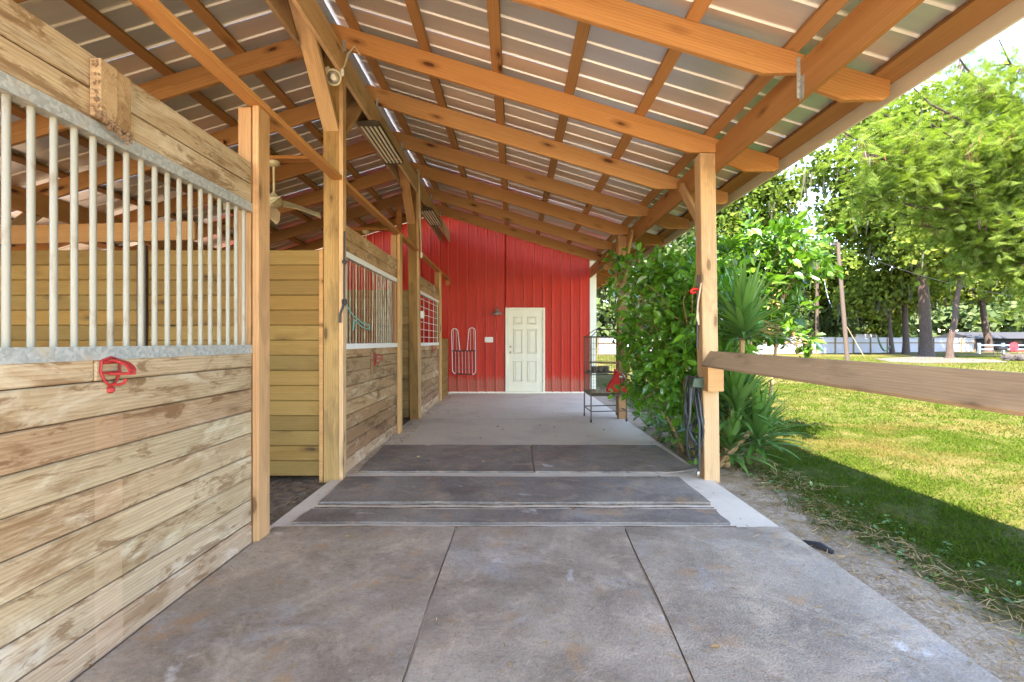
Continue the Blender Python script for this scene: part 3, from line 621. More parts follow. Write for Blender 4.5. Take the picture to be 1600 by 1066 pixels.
# ------------------------------------------------------------------ rubber mats
def rmat(pts, lab, mat, grp, z=.0, th=.017, curl=False):
    """a mat with wavy edges: bilinear grid between its four corners"""
    p = np.array(pts, float); nx, ny = 26, 20; u, v = np.meshgrid(np.linspace(0, 1, nx), np.linspace(0, 1, ny))
    XY = ((1 - u)[..., None] * (1 - v)[..., None] * p[0] + u[..., None] * (1 - v)[..., None] * p[1] + u[..., None] * v[..., None] * p[2] + (1 - u)[..., None] * v[..., None] * p[3])
    ph = R.uniform(0, 9); XY[..., 0] += .004 * np.sin(v * 9 + ph) * ((u < .01) | (u > .99)); XY[..., 1] += .006 * np.sin(u * 11 + ph) * ((v < .01) | (v > .99))
    Zt = z + th + .002 * np.sin(u * 7 + ph) * np.sin(v * 6) + 0 * u
    if curl:
        d = np.sqrt(((1 - u) * 1.55) ** 2 + (v * 1.2) ** 2); Zt = Zt + .05 * np.clip(1 - d / .35, 0, 1) ** 2
    top = np.concatenate([XY, Zt[..., None]], 2).reshape(-1, 3); bot = top.copy(); bot[:, 2] -= th - .0015
    i = np.arange((ny - 1) * nx).reshape(ny - 1, nx)[:, :-1].ravel(); q = np.stack([i, i + 1, i + nx + 1, i + nx], 1); N = nx * ny
    ring = list(range(nx)) + [nx * k + nx - 1 for k in range(1, ny)] + list(range(N - 2, N - nx - 1, -1)) + [nx * k for k in range(ny - 2, 0, -1)]
    side = [(ring[k], ring[k - 1], ring[k - 1] + N, ring[k] + N) for k in range(len(ring))]
    c = p.mean(0); V = np.concatenate([top, bot]) - np.array([c[0], c[1], z])
    o = link('rubber_mat', mesh_np('rubber_mat', V, np.concatenate([q, q[:, ::-1] + N, np.array(side)]), mat), None, Matrix.Translation((c[0], c[1], z)))
    return tag(o, lab, 'rubber mat', grp)
G = 'rubber mats on the barn floor'
rmat([(-1.60, 1.46), (-.416, 1.46), (-.392, 3.29), (-1.60, 3.285)], 'worn grey mat in the foreground beside the pale plank stall front', M['mat'], G)
rmat([(-.404, 1.46), (.633, 1.46), (.726, 3.285), (-.38, 3.29)], 'worn grey foreground mat in the middle between two long seams', M['mat'], G)
rmat([(.645, 1.46), (1.775, 1.46), (1.79, 3.28), (.738, 3.285)], 'worn grey foreground mat along the sandy lawn edge', M['mat'], G)
rmat([(-1.62, -.4), (-.43, -.4), (-.42, 1.445), (-1.60, 1.445)], 'worn grey mat under the camera on the stall side', M['mat'], G)
rmat([(-.415, -.4), (.60, -.4), (.627, 1.445), (-.404, 1.445)], 'worn grey mat under the camera in the middle', M['mat'], G)
rmat([(.615, -.4), (1.775, -.4), (1.775, 1.445), (.642, 1.445)], 'worn grey mat under the camera on the lawn side', M['mat'], G)
rmat([(-1.52, 3.37), (1.473, 3.36), (1.475, 3.625), (-1.50, 3.64)], 'narrow dark mat strip across the floor just behind the foreground mats', M['matdark'], G)
rmat([(-1.50, 3.80), (1.515, 3.79), (1.50, 4.50), (-1.53, 4.52)], 'wide dark mat across the floor between the two front posts', M['matdark'], G)
rmat([(-1.49, 4.70), (.185, 4.69), (.193, 5.89), (-1.55, 5.90)], 'dark brown stained mat before the bare concrete, stall side', M['matdark'], G)
rmat([(.20, 4.69), (1.755, 4.66), (1.70, 5.89), (.207, 5.89)], 'dark mat with one curled corner beside the post with the hose', M['matdark'], G, curl=True)
bt = MB()
for y, h in ((3.655, .012), (3.70, .01), (3.77, .013), (3.32, .012)):
    pts = [(-1.5 + 3.0 * k / 24, y + .006 * math.sin(k * .9 + y * 7), .001) for k in range(25)]
    bt.tube(pts, [.007 + .002 * math.sin(k * 2.1) for k in range(25)], 6)
tag(bt.build('swept_sand', M['dirt'], None, True), kind='stuff')

# ------------------------------------------------------------------ things hung on the stalls and posts
def bridle_rack(loc, lab, sc=1.0):
    x, y, z = loc; t = thing('bridle_rack', (x, y, z - .07 * sc), lab, 'bridle rack', 'red bridle racks on the stall fronts')
    def q(px, py, pz): return (x + px * sc, y + py * sc, z + pz * sc)
    b = MB().tube([q(.008, -.045, .045), q(.008, -.05, .0), q(.008, -.03, -.035), q(.008, 0, -.06), q(.008, .03, -.035), q(.008, .045, 0), q(.008, .045, .045), q(.008, 0, .058), q(.008, -.045, .045)], .005 * sc, 6)
    b.tube([q(.009, -.045, -.003), q(.009, .045, -.003)], .0055 * sc, 6).tube([q(.009, -.04, .038), q(.009, .04, .038)], .006 * sc, 6); b.lathe(q(.006, 0, -.072), [(.006 * sc, -.014 * sc), (.014 * sc, -.008 * sc), (.015 * sc, .006 * sc), (.005 * sc, .014 * sc)], 8)
    b.build('bracket', M['redpaint'], t, True)
    for dy in (-.02, 0, .02):
        pass
    b = MB()
    arc = [(.012 + .085 * math.sin(a), .05 * math.cos(a)) for a in [math.pi / 2 * k / 8 for k in range(9)]]
    V = []; 
    for px, pz in arc: V += [q(px, -.018, pz), q(px, .018, pz), q(px * .93, .018, pz * .88 - .002), q(px * .93, -.018, pz * .88 - .002)]
    Fq = [(0, 1, 2, 3), (32, 35, 34, 33)]
    for k in range(8):
        o = k * 4
        for j in range(4): Fq.append((o + j, o + (j + 1) % 4, o + 4 + (j + 1) % 4, o + 4 + j))
    b.add(V, Fq); b.box(*[v for pr in ((x + .01 * sc, x + .095 * sc), (y - .018 * sc, y + .018 * sc), (z - .012 * sc, z - .003 * sc)) for v in pr]); b.build('arch', M['redpaint'], t)
    MB().tube([q(.01, 0, -.05), q(.04, 0, -.052), q(.06, 0, -.045), q(.068, 0, -.028)], .006 * sc, 6).build('hook', M['redpaint'], t, True)
bridle_rack((-1.62, 1.972, 1.13), 'chipped red bridle rack on the nearest pale plank stall front', 1.0)
bridle_rack((-1.555, 5.50, 1.065), 'red bridle rack on a wood cleat on the barred brown stall front', .95)
bridle_rack((-1.565, 9.4, 1.12), 'small red bridle rack on the farthest stall front', .95)
t = thing('lead_rope', (-1.54, 4.45, 1.4), 'black lead rope knotted and hanging on the first ridge post', 'lead rope')
MB().tube([(-1.535, 4.47, 2.25), (-1.53, 4.45, 1.95), (-1.533, 4.45, 1.75), (-1.53, 4.45, 1.62)], .009, 6).build('cord', M['black'], t, True)
for z in (1.97, 1.62, 1.60): MB().lathe((-1.53, 4.45, z), [(.004, -.02), (.022, -.012), (.026, 0), (.02, .013), (.004, .02)], 8).build('knot', M['black'], t, True)
MB().tube([(-1.53, 4.45, 1.62), (-1.545, 4.44, 1.55), (-1.565, 4.44, 1.50), (-1.568, 4.44, 1.42)], .012, 6).build('tail', M['black'], t, True)
t = MB().tube([(-1.53, 4.46, 1.6), (-1.535, 4.7, 1.50), (-1.54, 5.0, 1.44), (-1.545, 5.25, 1.43), (-1.55, 5.28, 1.38), (-1.545, 5.0, 1.40), (-1.54, 4.75, 1.46), (-1.535, 4.7, 1.36)], .006, 5).build('twine', M['teal'], None, True)
tag(t, 'teal baling twine tied from the first ridge post to the rusty bars', 'twine')
t = thing('outlet_box', (-1.5, 8.0, 1.6), 'small white outlet box on the second ridge post', 'outlet box')
MB().box(-1.515, -1.465, 7.96, 8.05, 1.63, 1.745).build('box', M['white'], t, bevel=.006); MB().box(-1.464, -1.460, 7.975, 8.035, 1.65, 1.725).build('cover', M['cream'], t)
t = thing('hanging_rope', (-1.5, 7.93, 2.7), 'pale rope hanging from the ridge beam down the second post', 'rope')
MB().tube([(-1.53, 7.75, 3.94), (-1.515, 7.76, 3.97), (-1.50, 7.78, 3.93), (-1.497, 7.82, 3.6), (-1.498, 7.9, 3.2), (-1.493, 7.92, 2.9), (-1.49, 7.92, 2.66)], .011, 6).build('rope', M['rope'], t, True)
MB().tube([(-1.50, 7.79, 3.9), (-1.52, 7.84, 3.5), (-1.51, 7.9, 3.12), (-1.50, 7.925, 2.95)], .008, 6).build('rope', M['rope'], t, True)
MB().box(-1.50, -1.47, 7.9, 7.94, 2.60, 2.68).build('cleat', M['white'], t, bevel=.005)
# flood lamp
fc = P(521, 121, 4.30)
t = thing('flood_lamp', fc, 'round flood lamp head with cord near the top of the first ridge post', 'flood lamp')
d = Vector((1.1, -4.3, -2.0)).normalized(); Mx = Matrix.Translation(fc) @ d.to_track_quat('Z', 'Y').to_matrix().to_4x4()
b = MB().lathe((0, 0, 0), [(.02, -.12), (.03, -.10), (.045, -.06), (.066, -.01), (.068, .006), (.06, .008), (.057, .001), (.02, -.004)], 20)
link('lamp_head', b.mesh('lamp_head', M['fan'], True), t, Mx); link('lens', MB().lathe((0, 0, .0005), [(.053, 0), (.045, .006), (.012, .01)], 20).mesh('lens', M['brass'], True), t, Mx); link('bulb', MB().lathe((0, 0, .008), [(.024, 0), (.02, .006), (.006, .01)], 14).mesh('bulb', M['glass'], True), t, Mx)
MB().tube([fc - d * .1, fc + Vector((-.06, .03, .1)), fc + Vector((-.09, .12, .12))], .014, 8).build('arm', M['fan'], t, True)
MB().lathe(fc + Vector((-.09, .1, .1)), [(.02, -.03), (.03, -.02), (.03, .03), (.01, .04)], 10).build('socket', M['white'], t, True)
MB().tube([fc + Vector((.0, .1, .10)), fc + Vector((.07, .08, .14)), fc + Vector((.10, .08, .25)), fc + Vector((.15, .10, .33)), fc + Vector((.19, .15, .28))], .009, 6).build('cord', M['rope'], t, True)
MB().lathe(fc + Vector((.055, .06, .07)), [(.008, -.03), (.018, -.02), (.018, .03), (.006, .04)], 10).build('sensor', M['white'], t, True)
# tube light fixtures
def tube_light(y0, y1, lab):
    z = 3.60; xa, xb = -1.665, -1.475
    t = thing('tube_light', (-1.57, (y0 + y1) / 2, z), lab, 'tube light', 'tube lights under the ridge beam')
    for k in range(5):
        x = xa + (xb - xa) * k / 4; MB().tube([(x, y0 + .03, z), (x, y1 - .03, z)], .0125, 8).build('tube', M['tube'], t, True)
    for y in (y0, y1 - .03): MB().box(xa - .02, xb + .02, y, y + .03, z - .015, z + .035).build('end_cap', M['iron'], t, bevel=.003)
    MB().prism([(xa - .02, z + .03), (xa + .03, z + .05), (xb - .03, z + .05), (xb + .02, z + .03), (xb - .03, z + .055), (xa + .03, z + .055)], y0 + .03, y1 - .03, 'y').build('reflector', M['iron'], t)
    for y in (y0 + .12, y1 - .12): MB().tube([(-1.6, y, z + .05), (-1.6, y, z + .2)], .004, 5).build('chain', M['iron'], t)
tube_light(5.32, 6.49, 'five-tube light fixture hanging nearer, between the two ridge posts')
tube_light(8.78, 9.94, 'five-tube light fixture hanging farther, close to the red wall')
# ceiling fans
def fan(x, y, z, rot, lab):
    t = thing('ceiling_fan', (x, y, z), lab, 'ceiling fan', 'ceiling fans above the stalls')
    MB().lathe((x, y, 3.20), [(.02, 0), (.06, .02), (.065, .06)], 14).build('canopy', M['fan'], t, True)
    MB().tube([(x, y, z + .1), (x, y, 3.21)], .012, 8).build('rod', M['fan'], t, True)
    MB().lathe((x, y, z - .06), [(.03, 0), (.07, .02), (.095, .06), (.095, .1), (.05, .14), (.02, .17)], 18).build('motor', M['fan'], t, True)
    me = None
    for k in range(4):
        a = rot + k * math.pi / 2
        V = []; n = 6
        for j in range(n + 1):
            r = .09 + .40 * j / n; wdt = .04 + .04 * min(1, j / 2) + (.0 if j < n else -.03); dz = -.09 * (j / n) ** 1.6
            for s_ in (-1, 1):
                for zz in (0, .006): V.append((r, s_ * wdt, dz + zz + .045 * s_))
        Fq = []
        for j in range(n):
            o = j * 4; Fq += [(o, o + 2, o + 6, o + 4), (o + 1, o + 5, o + 7, o + 3), (o, o + 4, o + 5, o + 1), (o + 2, o + 3, o + 7, o + 6)]
        Fq += [(0, 1, 3, 2), (n * 4, n * 4 + 2, n * 4 + 3, n * 4 + 1)]
        if me is None: mb = MB(); mb.add(V, Fq); me = mb.mesh('blade', M['fan'])
        link('blade', me, t, Matrix.Translation((x, y, z)) @ Matrix.Rotation(a, 4, 'Z'))
fan(-2.68, 5.5, 2.80, .5, 'yellowed ceiling fan with drooping blades nearer, above the barred stall')
fan(-2.68, 8.93, 2.86, .2, 'yellowed ceiling fan farther back, mostly behind the stall header')

# ------------------------------------------------------------------ bird cage and jug
A_, B_, C_, D_ = Vector((1.19, 7.60, 0)), Vector((1.76, 7.70, 0)), Vector((1.74, 8.36, 0)), Vector((1.18, 8.26, 0))
cg = thing('bird_cage', (1.47, 7.98, 0), 'tall dark iron bird cage on a wheeled stand beside the far post', 'bird cage')
corners = [A_, B_, C_, D_]; up = lambda p, z: Vector((p.x, p.y, z))
for p in corners:
    MB().tube([up(p, .055), up(p, 1.34)], .0105, 8).build('leg', M['iron'], cg, True)
    MB().lathe((p.x, p.y, .028), [(.008, -.012), (.026, -.012), (.026, .012), (.008, .012)], 12, 'x').build('caster', M['iron'], cg, True)
fb = MB()
for z in (.17, .44, 1.325, .74): MB().tube([up(p, z) for p in corners] + [up(A_, z)], .009, 6).build('frame_rail', M['iron'], cg)
for i in range(4):
    p, q = corners[i], corners[(i + 1) % 4]; n = 14; wb = MB()
    for k in range(1, n): a = p.lerp(q, k / n); wb.tube([up(a, .46), up(a, 1.32)], .0022, 4, False)
    for k in range(1, 9): wb.tube([up(p, .46 + .86 * k / 9), up(q, .46 + .86 * k / 9)], .0022, 4, False)
    wb.build('wire_side', M['iron'], cg)
c_ = sum(corners, Vector()) / 4
tb = MB(); tb.add([up(c_.lerp(p, 1.02), .405) for p in corners] + [up(c_.lerp(p, 1.02), .43) for p in corners], [(0, 1, 2, 3), (4, 7, 6, 5), (0, 4, 5, 1), (1, 5, 6, 2), (2, 6, 7, 3), (3, 7, 4, 0)]); tb.build('tray', M['iron'], cg)
V, Q = grid(0, 1, 0, 1, 16, 16, lambda X, Y: 0 * X)
V2 = [tuple(up(A_.lerp(B_, u).lerp(D_.lerp(C_, u), v), .435 + R.uniform(0, .03))) for u, v, _ in V]
link('seed_litter', mesh_np('seed_litter', V2, Q, M['litter']), cg)
gb = MB(); tp = [up(c_.lerp(p, .45), 1.45) for p in corners]
for p, q in zip(corners, tp): gb.tube([up(p, 1.325), q], .006, 5)
gb.tube(tp + [tp[0]], .007, 6)
for q in tp[1:3]: gb.tube([q, q + Vector((0, 0, .12))], .006, 5)
gb.tube([tp[1] + Vector((.06, 0, .13)), tp[1] + Vector((0, 0, .12)), tp[2] + Vector((0, 0, .12)), tp[2] + Vector((-.1, .02, .1))], .009, 6); gb.build('play_top', M['iron'], cg)
MB().tube([A_.lerp(D_, .5) + Vector((0, 0, .92)), B_.lerp(C_, .5) + Vector((0, 0, .9))], .016, 8).build('perch', M['post'], cg, True)
sh = MB(); pts = [A_.lerp(B_, .02), B_.lerp(A_, .3), C_.lerp(D_, .3), D_.lerp(C_, .02)]; sh.add([up(p, .76) for p in pts] + [up(p, .775) for p in pts], [(0, 3, 2, 1), (4, 5, 6, 7), (0, 1, 5, 4), (1, 2, 6, 5), (2, 3, 7, 6), (3, 0, 4, 7)]); sh.build('shelf', M['iron'], cg)
for k in range(3): MB().lathe((1.26 + .1 * k, 7.72 + .06 * k, .78), [(.05, 0), (.055, .07), (.05, .08), (.02, .085)], 12).build('seed_cup', M['iron'], cg, True)
jg = thing('plastic_jug', (1.60, 7.63, .44), 'red plastic jug with a green handle grip hanging at the cage corner', 'jug')
pj = [(1.40, .49), (1.44, .60), (1.50, .68), (1.53, .78), (1.58, .80), (1.66, .77), (1.735, .68), (1.75, .58), (1.73, .47), (1.62, .46), (1.50, .48)]
MB().prism(pj, 7.49, 7.57, 'y').build('body', M['redplastic'], jg, bevel=.018)
MB().tube([(1.63, 7.488, .76), (1.67, 7.48, .72), (1.69, 7.48, .64), (1.66, 7.48, .60), (1.63, 7.48, .64), (1.64, 7.484, .70)], .012, 8).build('handle', M['hose_green'], jg, True)
MB().box(1.60, 1.69, 7.484, 7.489, .70, .73).build('tag', M['white'], jg)
MB().lathe((1.555, 7.53, .795), [(.03, 0), (.03, .03), (.02, .035)], 10).build('cap', M['redplastic'], jg, True)

# ------------------------------------------------------------------ hose, clips, top rail
ht = thing('garden_hose', (1.66, 4.52, .2), 'dark garden hose looped over a hanger on the right front post', 'hose')
pts = []
for k in range(7):
    wd = .045 + .05 * R.random(); zb_ = .16 + .35 * R.random() ** 1.5; cx = 1.655 + R.uniform(-.03, .01); cy = 4.50 + R.uniform(-.05, .05)
    for j in range(17):
        a = math.pi / 2 + 2 * math.pi * j / 17
        pts.append((cx + wd * math.cos(a) * (.8 + .4 * (math.sin(a) < 0)), cy + .05 * math.sin(a * 2 + k), (.93 + zb_) / 2 + (.93 - zb_) / 2 * math.sin(a)))
pts += [(1.67, 4.44, .5), (1.66, 4.42, .1), (1.65, 4.42, .06)]
MB().tube(pts, .0115, 8).build('hose', M['hose'], ht, True)
MB().prism([(1.60, .84), (1.77, .82), (1.755, .90), (1.70, .93), (1.62, .92)], 4.43, 4.452, 'y').build('hanger', M['hose_green'], ht, bevel=.006)
MB().lathe((1.65, 4.42, .04), [(.013, 0), (.018, .01), (.018, .04), (.012, .05)], 8).build('coupling', M['brass'], ht, True)
ct = thing('tie_cord', (1.675, 4.5, 1.2), 'black tie cord with a red clip hanging on the right front post', 'tie cord')
MB().tube([(1.683, 4.50, 1.86), (1.678, 4.50, 1.75), (1.672, 4.51, 1.55), (1.675, 4.5, 1.4), (1.672, 4.5, 1.19)], .009, 6).build('cord', M['black'], ct, True)
MB().tube([(1.68, 4.48, 1.72), (1.65, 4.47, 1.73), (1.62, 4.47, 1.725), (1.60, 4.47, 1.705), (1.61, 4.47, 1.69), (1.65, 4.47, 1.70)], .012, 6).build('clip', M['redplastic'], ct, True)
MB().tube([(1.69, 4.45, 1.78), (1.665, 4.46, 1.60), (1.655, 4.46, 1.45), (1.672, 4.46, 1.40), (1.67, 4.47, 1.52)], .008, 6).build('loop', M['rope'], ct, True)
rl = thing('fence_rail', (1.73, 2.5, 0), 'weathered grey top rail running from the right post toward the camera', 'fence rail')
nr = Vector((-.83, 0, .56))
board('rail', (1.728, 4.405, 1.096), (1.728, -1.2, 1.045), .15, .038, nr, M['greyrail'], rl, (1.2, 1.12, 1.02))
MB().box(1.705, 1.845, 4.33, 4.452, .81, 1.035).build('support_block', M['beam'], rl, color=(1.1, 1.15, 1.2), bevel=.004)
for y in (1.0, -1.1): pass
board('rail_post', (1.80, .9, -.05), (1.80, .9, 1.03), .09, .09, (1, 0, 0), M['post'], rl)
dp = thing('drain_pipe', (1.9, 3.05, 0), 'broken black drain pipe end half buried in sand at the slab edge', 'drain pipe')
MB().tube([(1.84, 3.14, -.03), (1.89, 3.04, -.012), (1.93, 2.98, -.025)], [.018, .026, .016], 10).build('pipe', M['black'], dp, True)

# ------------------------------------------------------------------ plants
LEAF_V = [(0, 0, 0), (.23, .25, .04), (.25, .6, .03), (0, 1, -.12), (-.25, .6, .03), (-.23, .25, .04), (0, .45, -.03)]; LEAF_Q = [(0, 1, 2, 6), (6, 2, 3, 4), (0, 6, 4, 5)]
QUAD_V = [(-.5, -.5, 0), (.5, -.35, .1), (.4, .5, 0), (-.45, .4, -.1)]; QUAD_Q = [(0, 1, 2, 3)]
BL_V = [(-.5, 0, 0), (.5, 0, 0), (-.42, .4, .02), (.42, .4, .02), (-.28, .75, -.03), (.28, .75, -.03), (-.03, 1, -.12), (.03, 1, -.12)]; BL_Q = [(0, 1, 3, 2), (2, 3, 5, 4), (4, 5, 7, 6)]
def tree_wood(base, limbs, parent, mat, name='trunk'):
    b = MB()
    for pts, rr in limbs: b.tube(pts, rr, 9)
    return b.build(name, mat, parent, True, M=Matrix.Translation(base))
def curve_pts(p0, p1, n=6, j=.06, sag=0):
    p0, p1 = Vector(p0), Vector(p1); L = (p1 - p0).length; out = []
    for k in range(n + 1):
        t = k / n; p = p0.lerp(p1, t); e = math.sin(math.pi * t)
        out.append(p + Vector((R.uniform(-j, j) * L * e, R.uniform(-j, j) * L * e, R.uniform(-j, j) * L * e * .5 - sag * e)))
    return out
def crown(name, blobs, n, size, mat, parent, base, clump=.16, flat=.6, tv=QUAD_V, tq=QUAD_Q, nclump=None):
    """leaf-sized faces gathered in clumps spread through the crown's volume"""
    vol = np.array([b[1][0] * b[1][1] * b[1][2] for b in blobs]) ** .7; vol /= vol.sum(); pos = []; nrm = []
    for (c, r), f in zip(blobs, vol):
        c = np.array(c); r = np.array(r); m = max(8, int((nclump or n / 26) * f)); u = rand_unit(m) * (rng.random((m, 1)) ** .33 * .45 + .55 * (rng.random((m, 1)) ** .5))
        cc = c + u * r; k = max(1, int(n * f / m)); rad = clump * r.mean() * (0.7 + .8 * rng.random((m, 1, 1)))
        q = cc[:, None, :] + rng.normal(size=(m, k, 3)) * rad * np.array([1, 1, flat]); pos.append(q.reshape(-1, 3))
        nn = (q - c[None, None]) / r; nrm.append(nn.reshape(-1, 3))
    pos = np.concatenate(pos); nrm = np.concatenate(nrm); N = len(pos)
    up_ = nrm * .5 + np.array([0, 0, .7]) + rng.normal(size=(N, 3)) * .75; fwd = rand_unit(N); fwd[:, 2] -= .2
    me = inst_mesh(name, tv, tq, pos - np.array(base), frames(fwd, up_), size * (.6 + .8 * rng.random(N)), mat)
    return link(name, me, parent, Matrix.Translation(base))
def tree(name, base, blobs, tr, n, size, leaf, lab, cat='tree', grp=None, fork=.45, lean=(0, 0), moss=0, clump=.16, nclump=None):
    base = Vector(base); t = thing(name, base, lab, cat, grp)
    top = Vector((np.mean([b[0][0] for b in blobs]), np.mean([b[0][1] for b in blobs]), max(b[0][2] for b in blobs)))
    fk = base.lerp(top, fork) + Vector((lean[0], lean[1], 0)); 
    main = [base + Vector((0, 0, -.1)), base + Vector((0, 0, .25)), base + Vector((lean[0] * .15, lean[1] * .15, 1.2))] + curve_pts(base.lerp(fk, .4), fk, 3, .02) ; main[-1] = fk
    L = [(main, [tr * 1.9, tr * 1.35, tr * 1.08] + [tr * (1 - .08 * k) for k in range(len(main) - 3)])]
    for (c, r) in blobs:
        c = Vector(c); L.append((curve_pts(fk, c, 6, .07), [tr * .62 * (1 - .13 * k) for k in range(7)]))
        for k in range(3):
            e = c + Vector([R.uniform(-.8, .8) * r[i] for i in range(3)]); L.append((curve_pts(c.lerp(fk, .3), e, 4, .08), [tr * .25 * (1 - .2 * q) + .006 for q in range(5)]))
    tree_wood(base, L, t, M['bark']); crown('crown', blobs, n, size, leaf, t, base, clump, nclump=nclump)
    if moss:
        ps = []
        for (c, r) in blobs:
            m = int(moss / len(blobs)); u = rand_unit(m); u[:, 2] = -abs(u[:, 2]) * .7; ps.append(np.array(c) + u * np.array(r) * .95)
        ps = np.concatenate(ps); N = len(ps); fwd = np.tile([0, 0, -1.0], (N, 1)) + rng.normal(size=(N, 3)) * .12
        sc = np.stack([.10 + .12 * rng.random(N), .7 + 1.3 * rng.random(N), np.ones(N)], 1) * (size / .3)
        tag(link('moss', inst_mesh('moss', BL_V, BL_Q, ps - np.array(base), frames(fwd, rand_unit(N)), sc, M['moss']), t, Matrix.Translation(base)), kind='stuff')
    return t
# --- camellia-like shrubs behind the right post
def shrub(name, base, blobs, stems, n, size, lab, cat='shrub', leaf='camellia'):
    base = Vector(base); t = thing(name, base, lab, cat)
    for pts, r in stems: MB().tube(pts, [r * (1 - .5 * k / (len(pts) - 1)) for k in range(len(pts))], 8).build('stem', M['stem'], t, True)
    b = MB(); fans = []
    for (c, r) in blobs:
        for k in range(9):
            e = Vector(c) + Vector([R.uniform(-.9, .9) * r[i] for i in range(3)]); s0 = R.choice(stems)[0]; p0 = Vector(s0[-1]); b.tube(curve_pts(p0, e, 5, .06), [.011, .009, .007, .006, .005, .003], 5, False)
    b.build('twig', M['stem'], t)
    vol = np.array([b_[1][0] * b_[1][1] * b_[1][2] for b_ in blobs]); vol /= vol.sum(); ps = []; fw = []
    for (c, r), f in zip(blobs, vol):
        m = max(6, int(n * f / 7)); u = rand_unit(m) * (rng.random((m, 1)) ** .4); cc = np.array(c) + u * np.array(r); d = u * np.array(r); d = d / (np.linalg.norm(d, axis=1, keepdims=True) + 1e-6) + np.array([0, 0, .35]) + rng.normal(size=(m, 3)) * .5; d /= np.linalg.norm(d, axis=1, keepdims=True)
        for k in range(7): ps.append(cc + d * (.035 * (k - 3)) + rng.normal(size=(m, 3)) * .015); q = rand_unit(m) + d * .6; q[:, 2] -= .25; fw.append(q)
    ps = np.concatenate(ps); fw = np.concatenate(fw); N = len(ps); up_ = np.array([0, 0, 1.0]) + rng.normal(size=(N, 3)) * .55
    link('foliage', inst_mesh('foliage', LEAF_V, LEAF_Q, ps - np.array(base), frames(fw, up_), size * (.5 + .9 * rng.random(N)), M[leaf]), t, Matrix.Translation(base)); return t
shrub('glossy_shrub', (2.1, 5.75, -.05),
      [((2.05, 5.9, 1.15), (.55, .75, .6)), ((2.15, 6.1, 1.9), (.6, .75, .55)), ((1.75, 6.5, .7), (.42, .55, .35)), ((2.05, 5.7, .55), (.35, .5, .3)), ((1.95, 6.9, 2.2), (.4, .5, .35)), ((1.75, 7.0, 1.3), (.3, .6, .6)), ((2.2, 5.4, 1.55), (.4, .35, .6))],
      [([(2.02, 5.55, -.05), (1.98, 5.6, .35), (1.95, 5.7, .9)], .028), ([(2.1, 5.6, -.05), (2.14, 5.7, .5), (2.2, 5.75, 1.2), (2.15, 5.8, 1.7)], .03), ([(2.2, 5.5, -.05), (2.27, 5.5, .4), (2.32, 5.6, .8)], .026), ([(2.15, 5.75, -.05), (2.05, 5.9, .4), (1.9, 6.2, .8)], .025), ([(2.28, 5.65, -.05), (2.3, 5.6, .5), (2.25, 5.6, 1.1)], .022), ([(1.98, 5.7, -.05), (1.86, 5.9, .3), (1.78, 6.3, .6)], .02)],
      4600, .125, 'dense green shrub with orange stems between the hose post and bird cage')
shrub('bright_shrub', (3.1, 5.9, -.05),
      [((3.0, 6.2, 2.15), (.75, .6, .6)), ((3.45, 6.2, 2.35), (.55, .6, .4)), ((2.8, 6.3, 1.75), (.4, .5, .5)), ((3.3, 6.2, 1.55), (.4, .5, .35)), ((2.9, 6.5, 1.2), (.4, .5, .5)), ((3.55, 6.0, 1.2), (.18, .2, .15))],
      [([(2.9, 6.0, -.05), (2.92, 6.0, .8), (2.85, 6.0, 1.6)], .03), ([(3.1, 6.1, -.05), (3.2, 6.1, .8), (3.3, 6.1, 1.7)], .028), ([(2.7, 6.1, -.05), (2.6, 6.1, .8), (2.7, 6.0, 1.5)], .026)],
      3200, .125, 'sunlit bright green shrub right of the front post above the sword-leaf plant', leaf='camellia_sun')
shrub('post_vine', (1.72, 7.6, 2.1), [((1.62, 7.6, 2.52), (.30, .18, .14)), ((1.85, 7.6, 2.5), (.2, .2, .16)), ((1.6, 7.75, 2.1), (.1, .1, .25))], [([(1.85, 7.9, 2.0), (1.8, 7.75, 2.3), (1.7, 7.6, 2.5)], .01)], 150, .13, 'sprig of bright leaves climbing over the far right post', 'vine')
# --- sword-leaf plant
def swordplant(base, heads, lab):
    base = Vector(base); t = thing('sword_leaf_plant', base, lab, 'plant')
    for c, n, L in heads:
        c = Vector(c); MB().tube(curve_pts(base + Vector((R.uniform(-.08, .08), R.uniform(-.08, .08), 0)), c, 4, .04), [.032, .03, .028, .026, .022], 8).build('stem', M['stem'], t, True)
        th = np.linspace(.05, 1, n) ** .8; az = np.arange(n) * 2.399 + R.random(); el = math.pi / 2 - th * 1.4 + rng.normal(size=n) * .1
        fwd = np.stack([np.cos(az) * np.cos(el), np.sin(az) * np.cos(el), np.sin(el)], 1); ps = np.array(c) + fwd * .03 + np.stack([0 * az, 0 * az, -th * .22], 1)
        nm = np.stack([-np.cos(az) * np.sin(el), -np.sin(az) * np.sin(el), np.cos(el)], 1); ln = L * (.75 + .4 * rng.random(n)); V = []; Q = []
        fr = frames(fwd, nm); segs = 6
        for i in range(n):
            b0 = len(V); dr = .15 + .5 * th[i]
            for k in range(segs + 1):
                u = k / segs; wd = .030 * (1 - u ** 2.2) * (0.6 + .4 * min(1, u * 4)) + .001
                ctr = ps[i] + fr[i][:, 1] * ln[i] * u - np.array([0, 0, 1]) * dr * ln[i] * u ** 2.4 * .5
                V += [ctr - fr[i][:, 0] * wd, ctr - fr[i][:, 2] * wd * .25, ctr + fr[i][:, 0] * wd]
                if k: o = b0 + 3 * k; Q += [(o - 3, o - 2, o + 1, o), (o - 2, o - 1, o + 2, o + 1)]
        link('sword_leaves', mesh_np('sword_leaves', np.array(V) - np.array(base), Q, M['yucca'], True), t, Matrix.Translation(base))
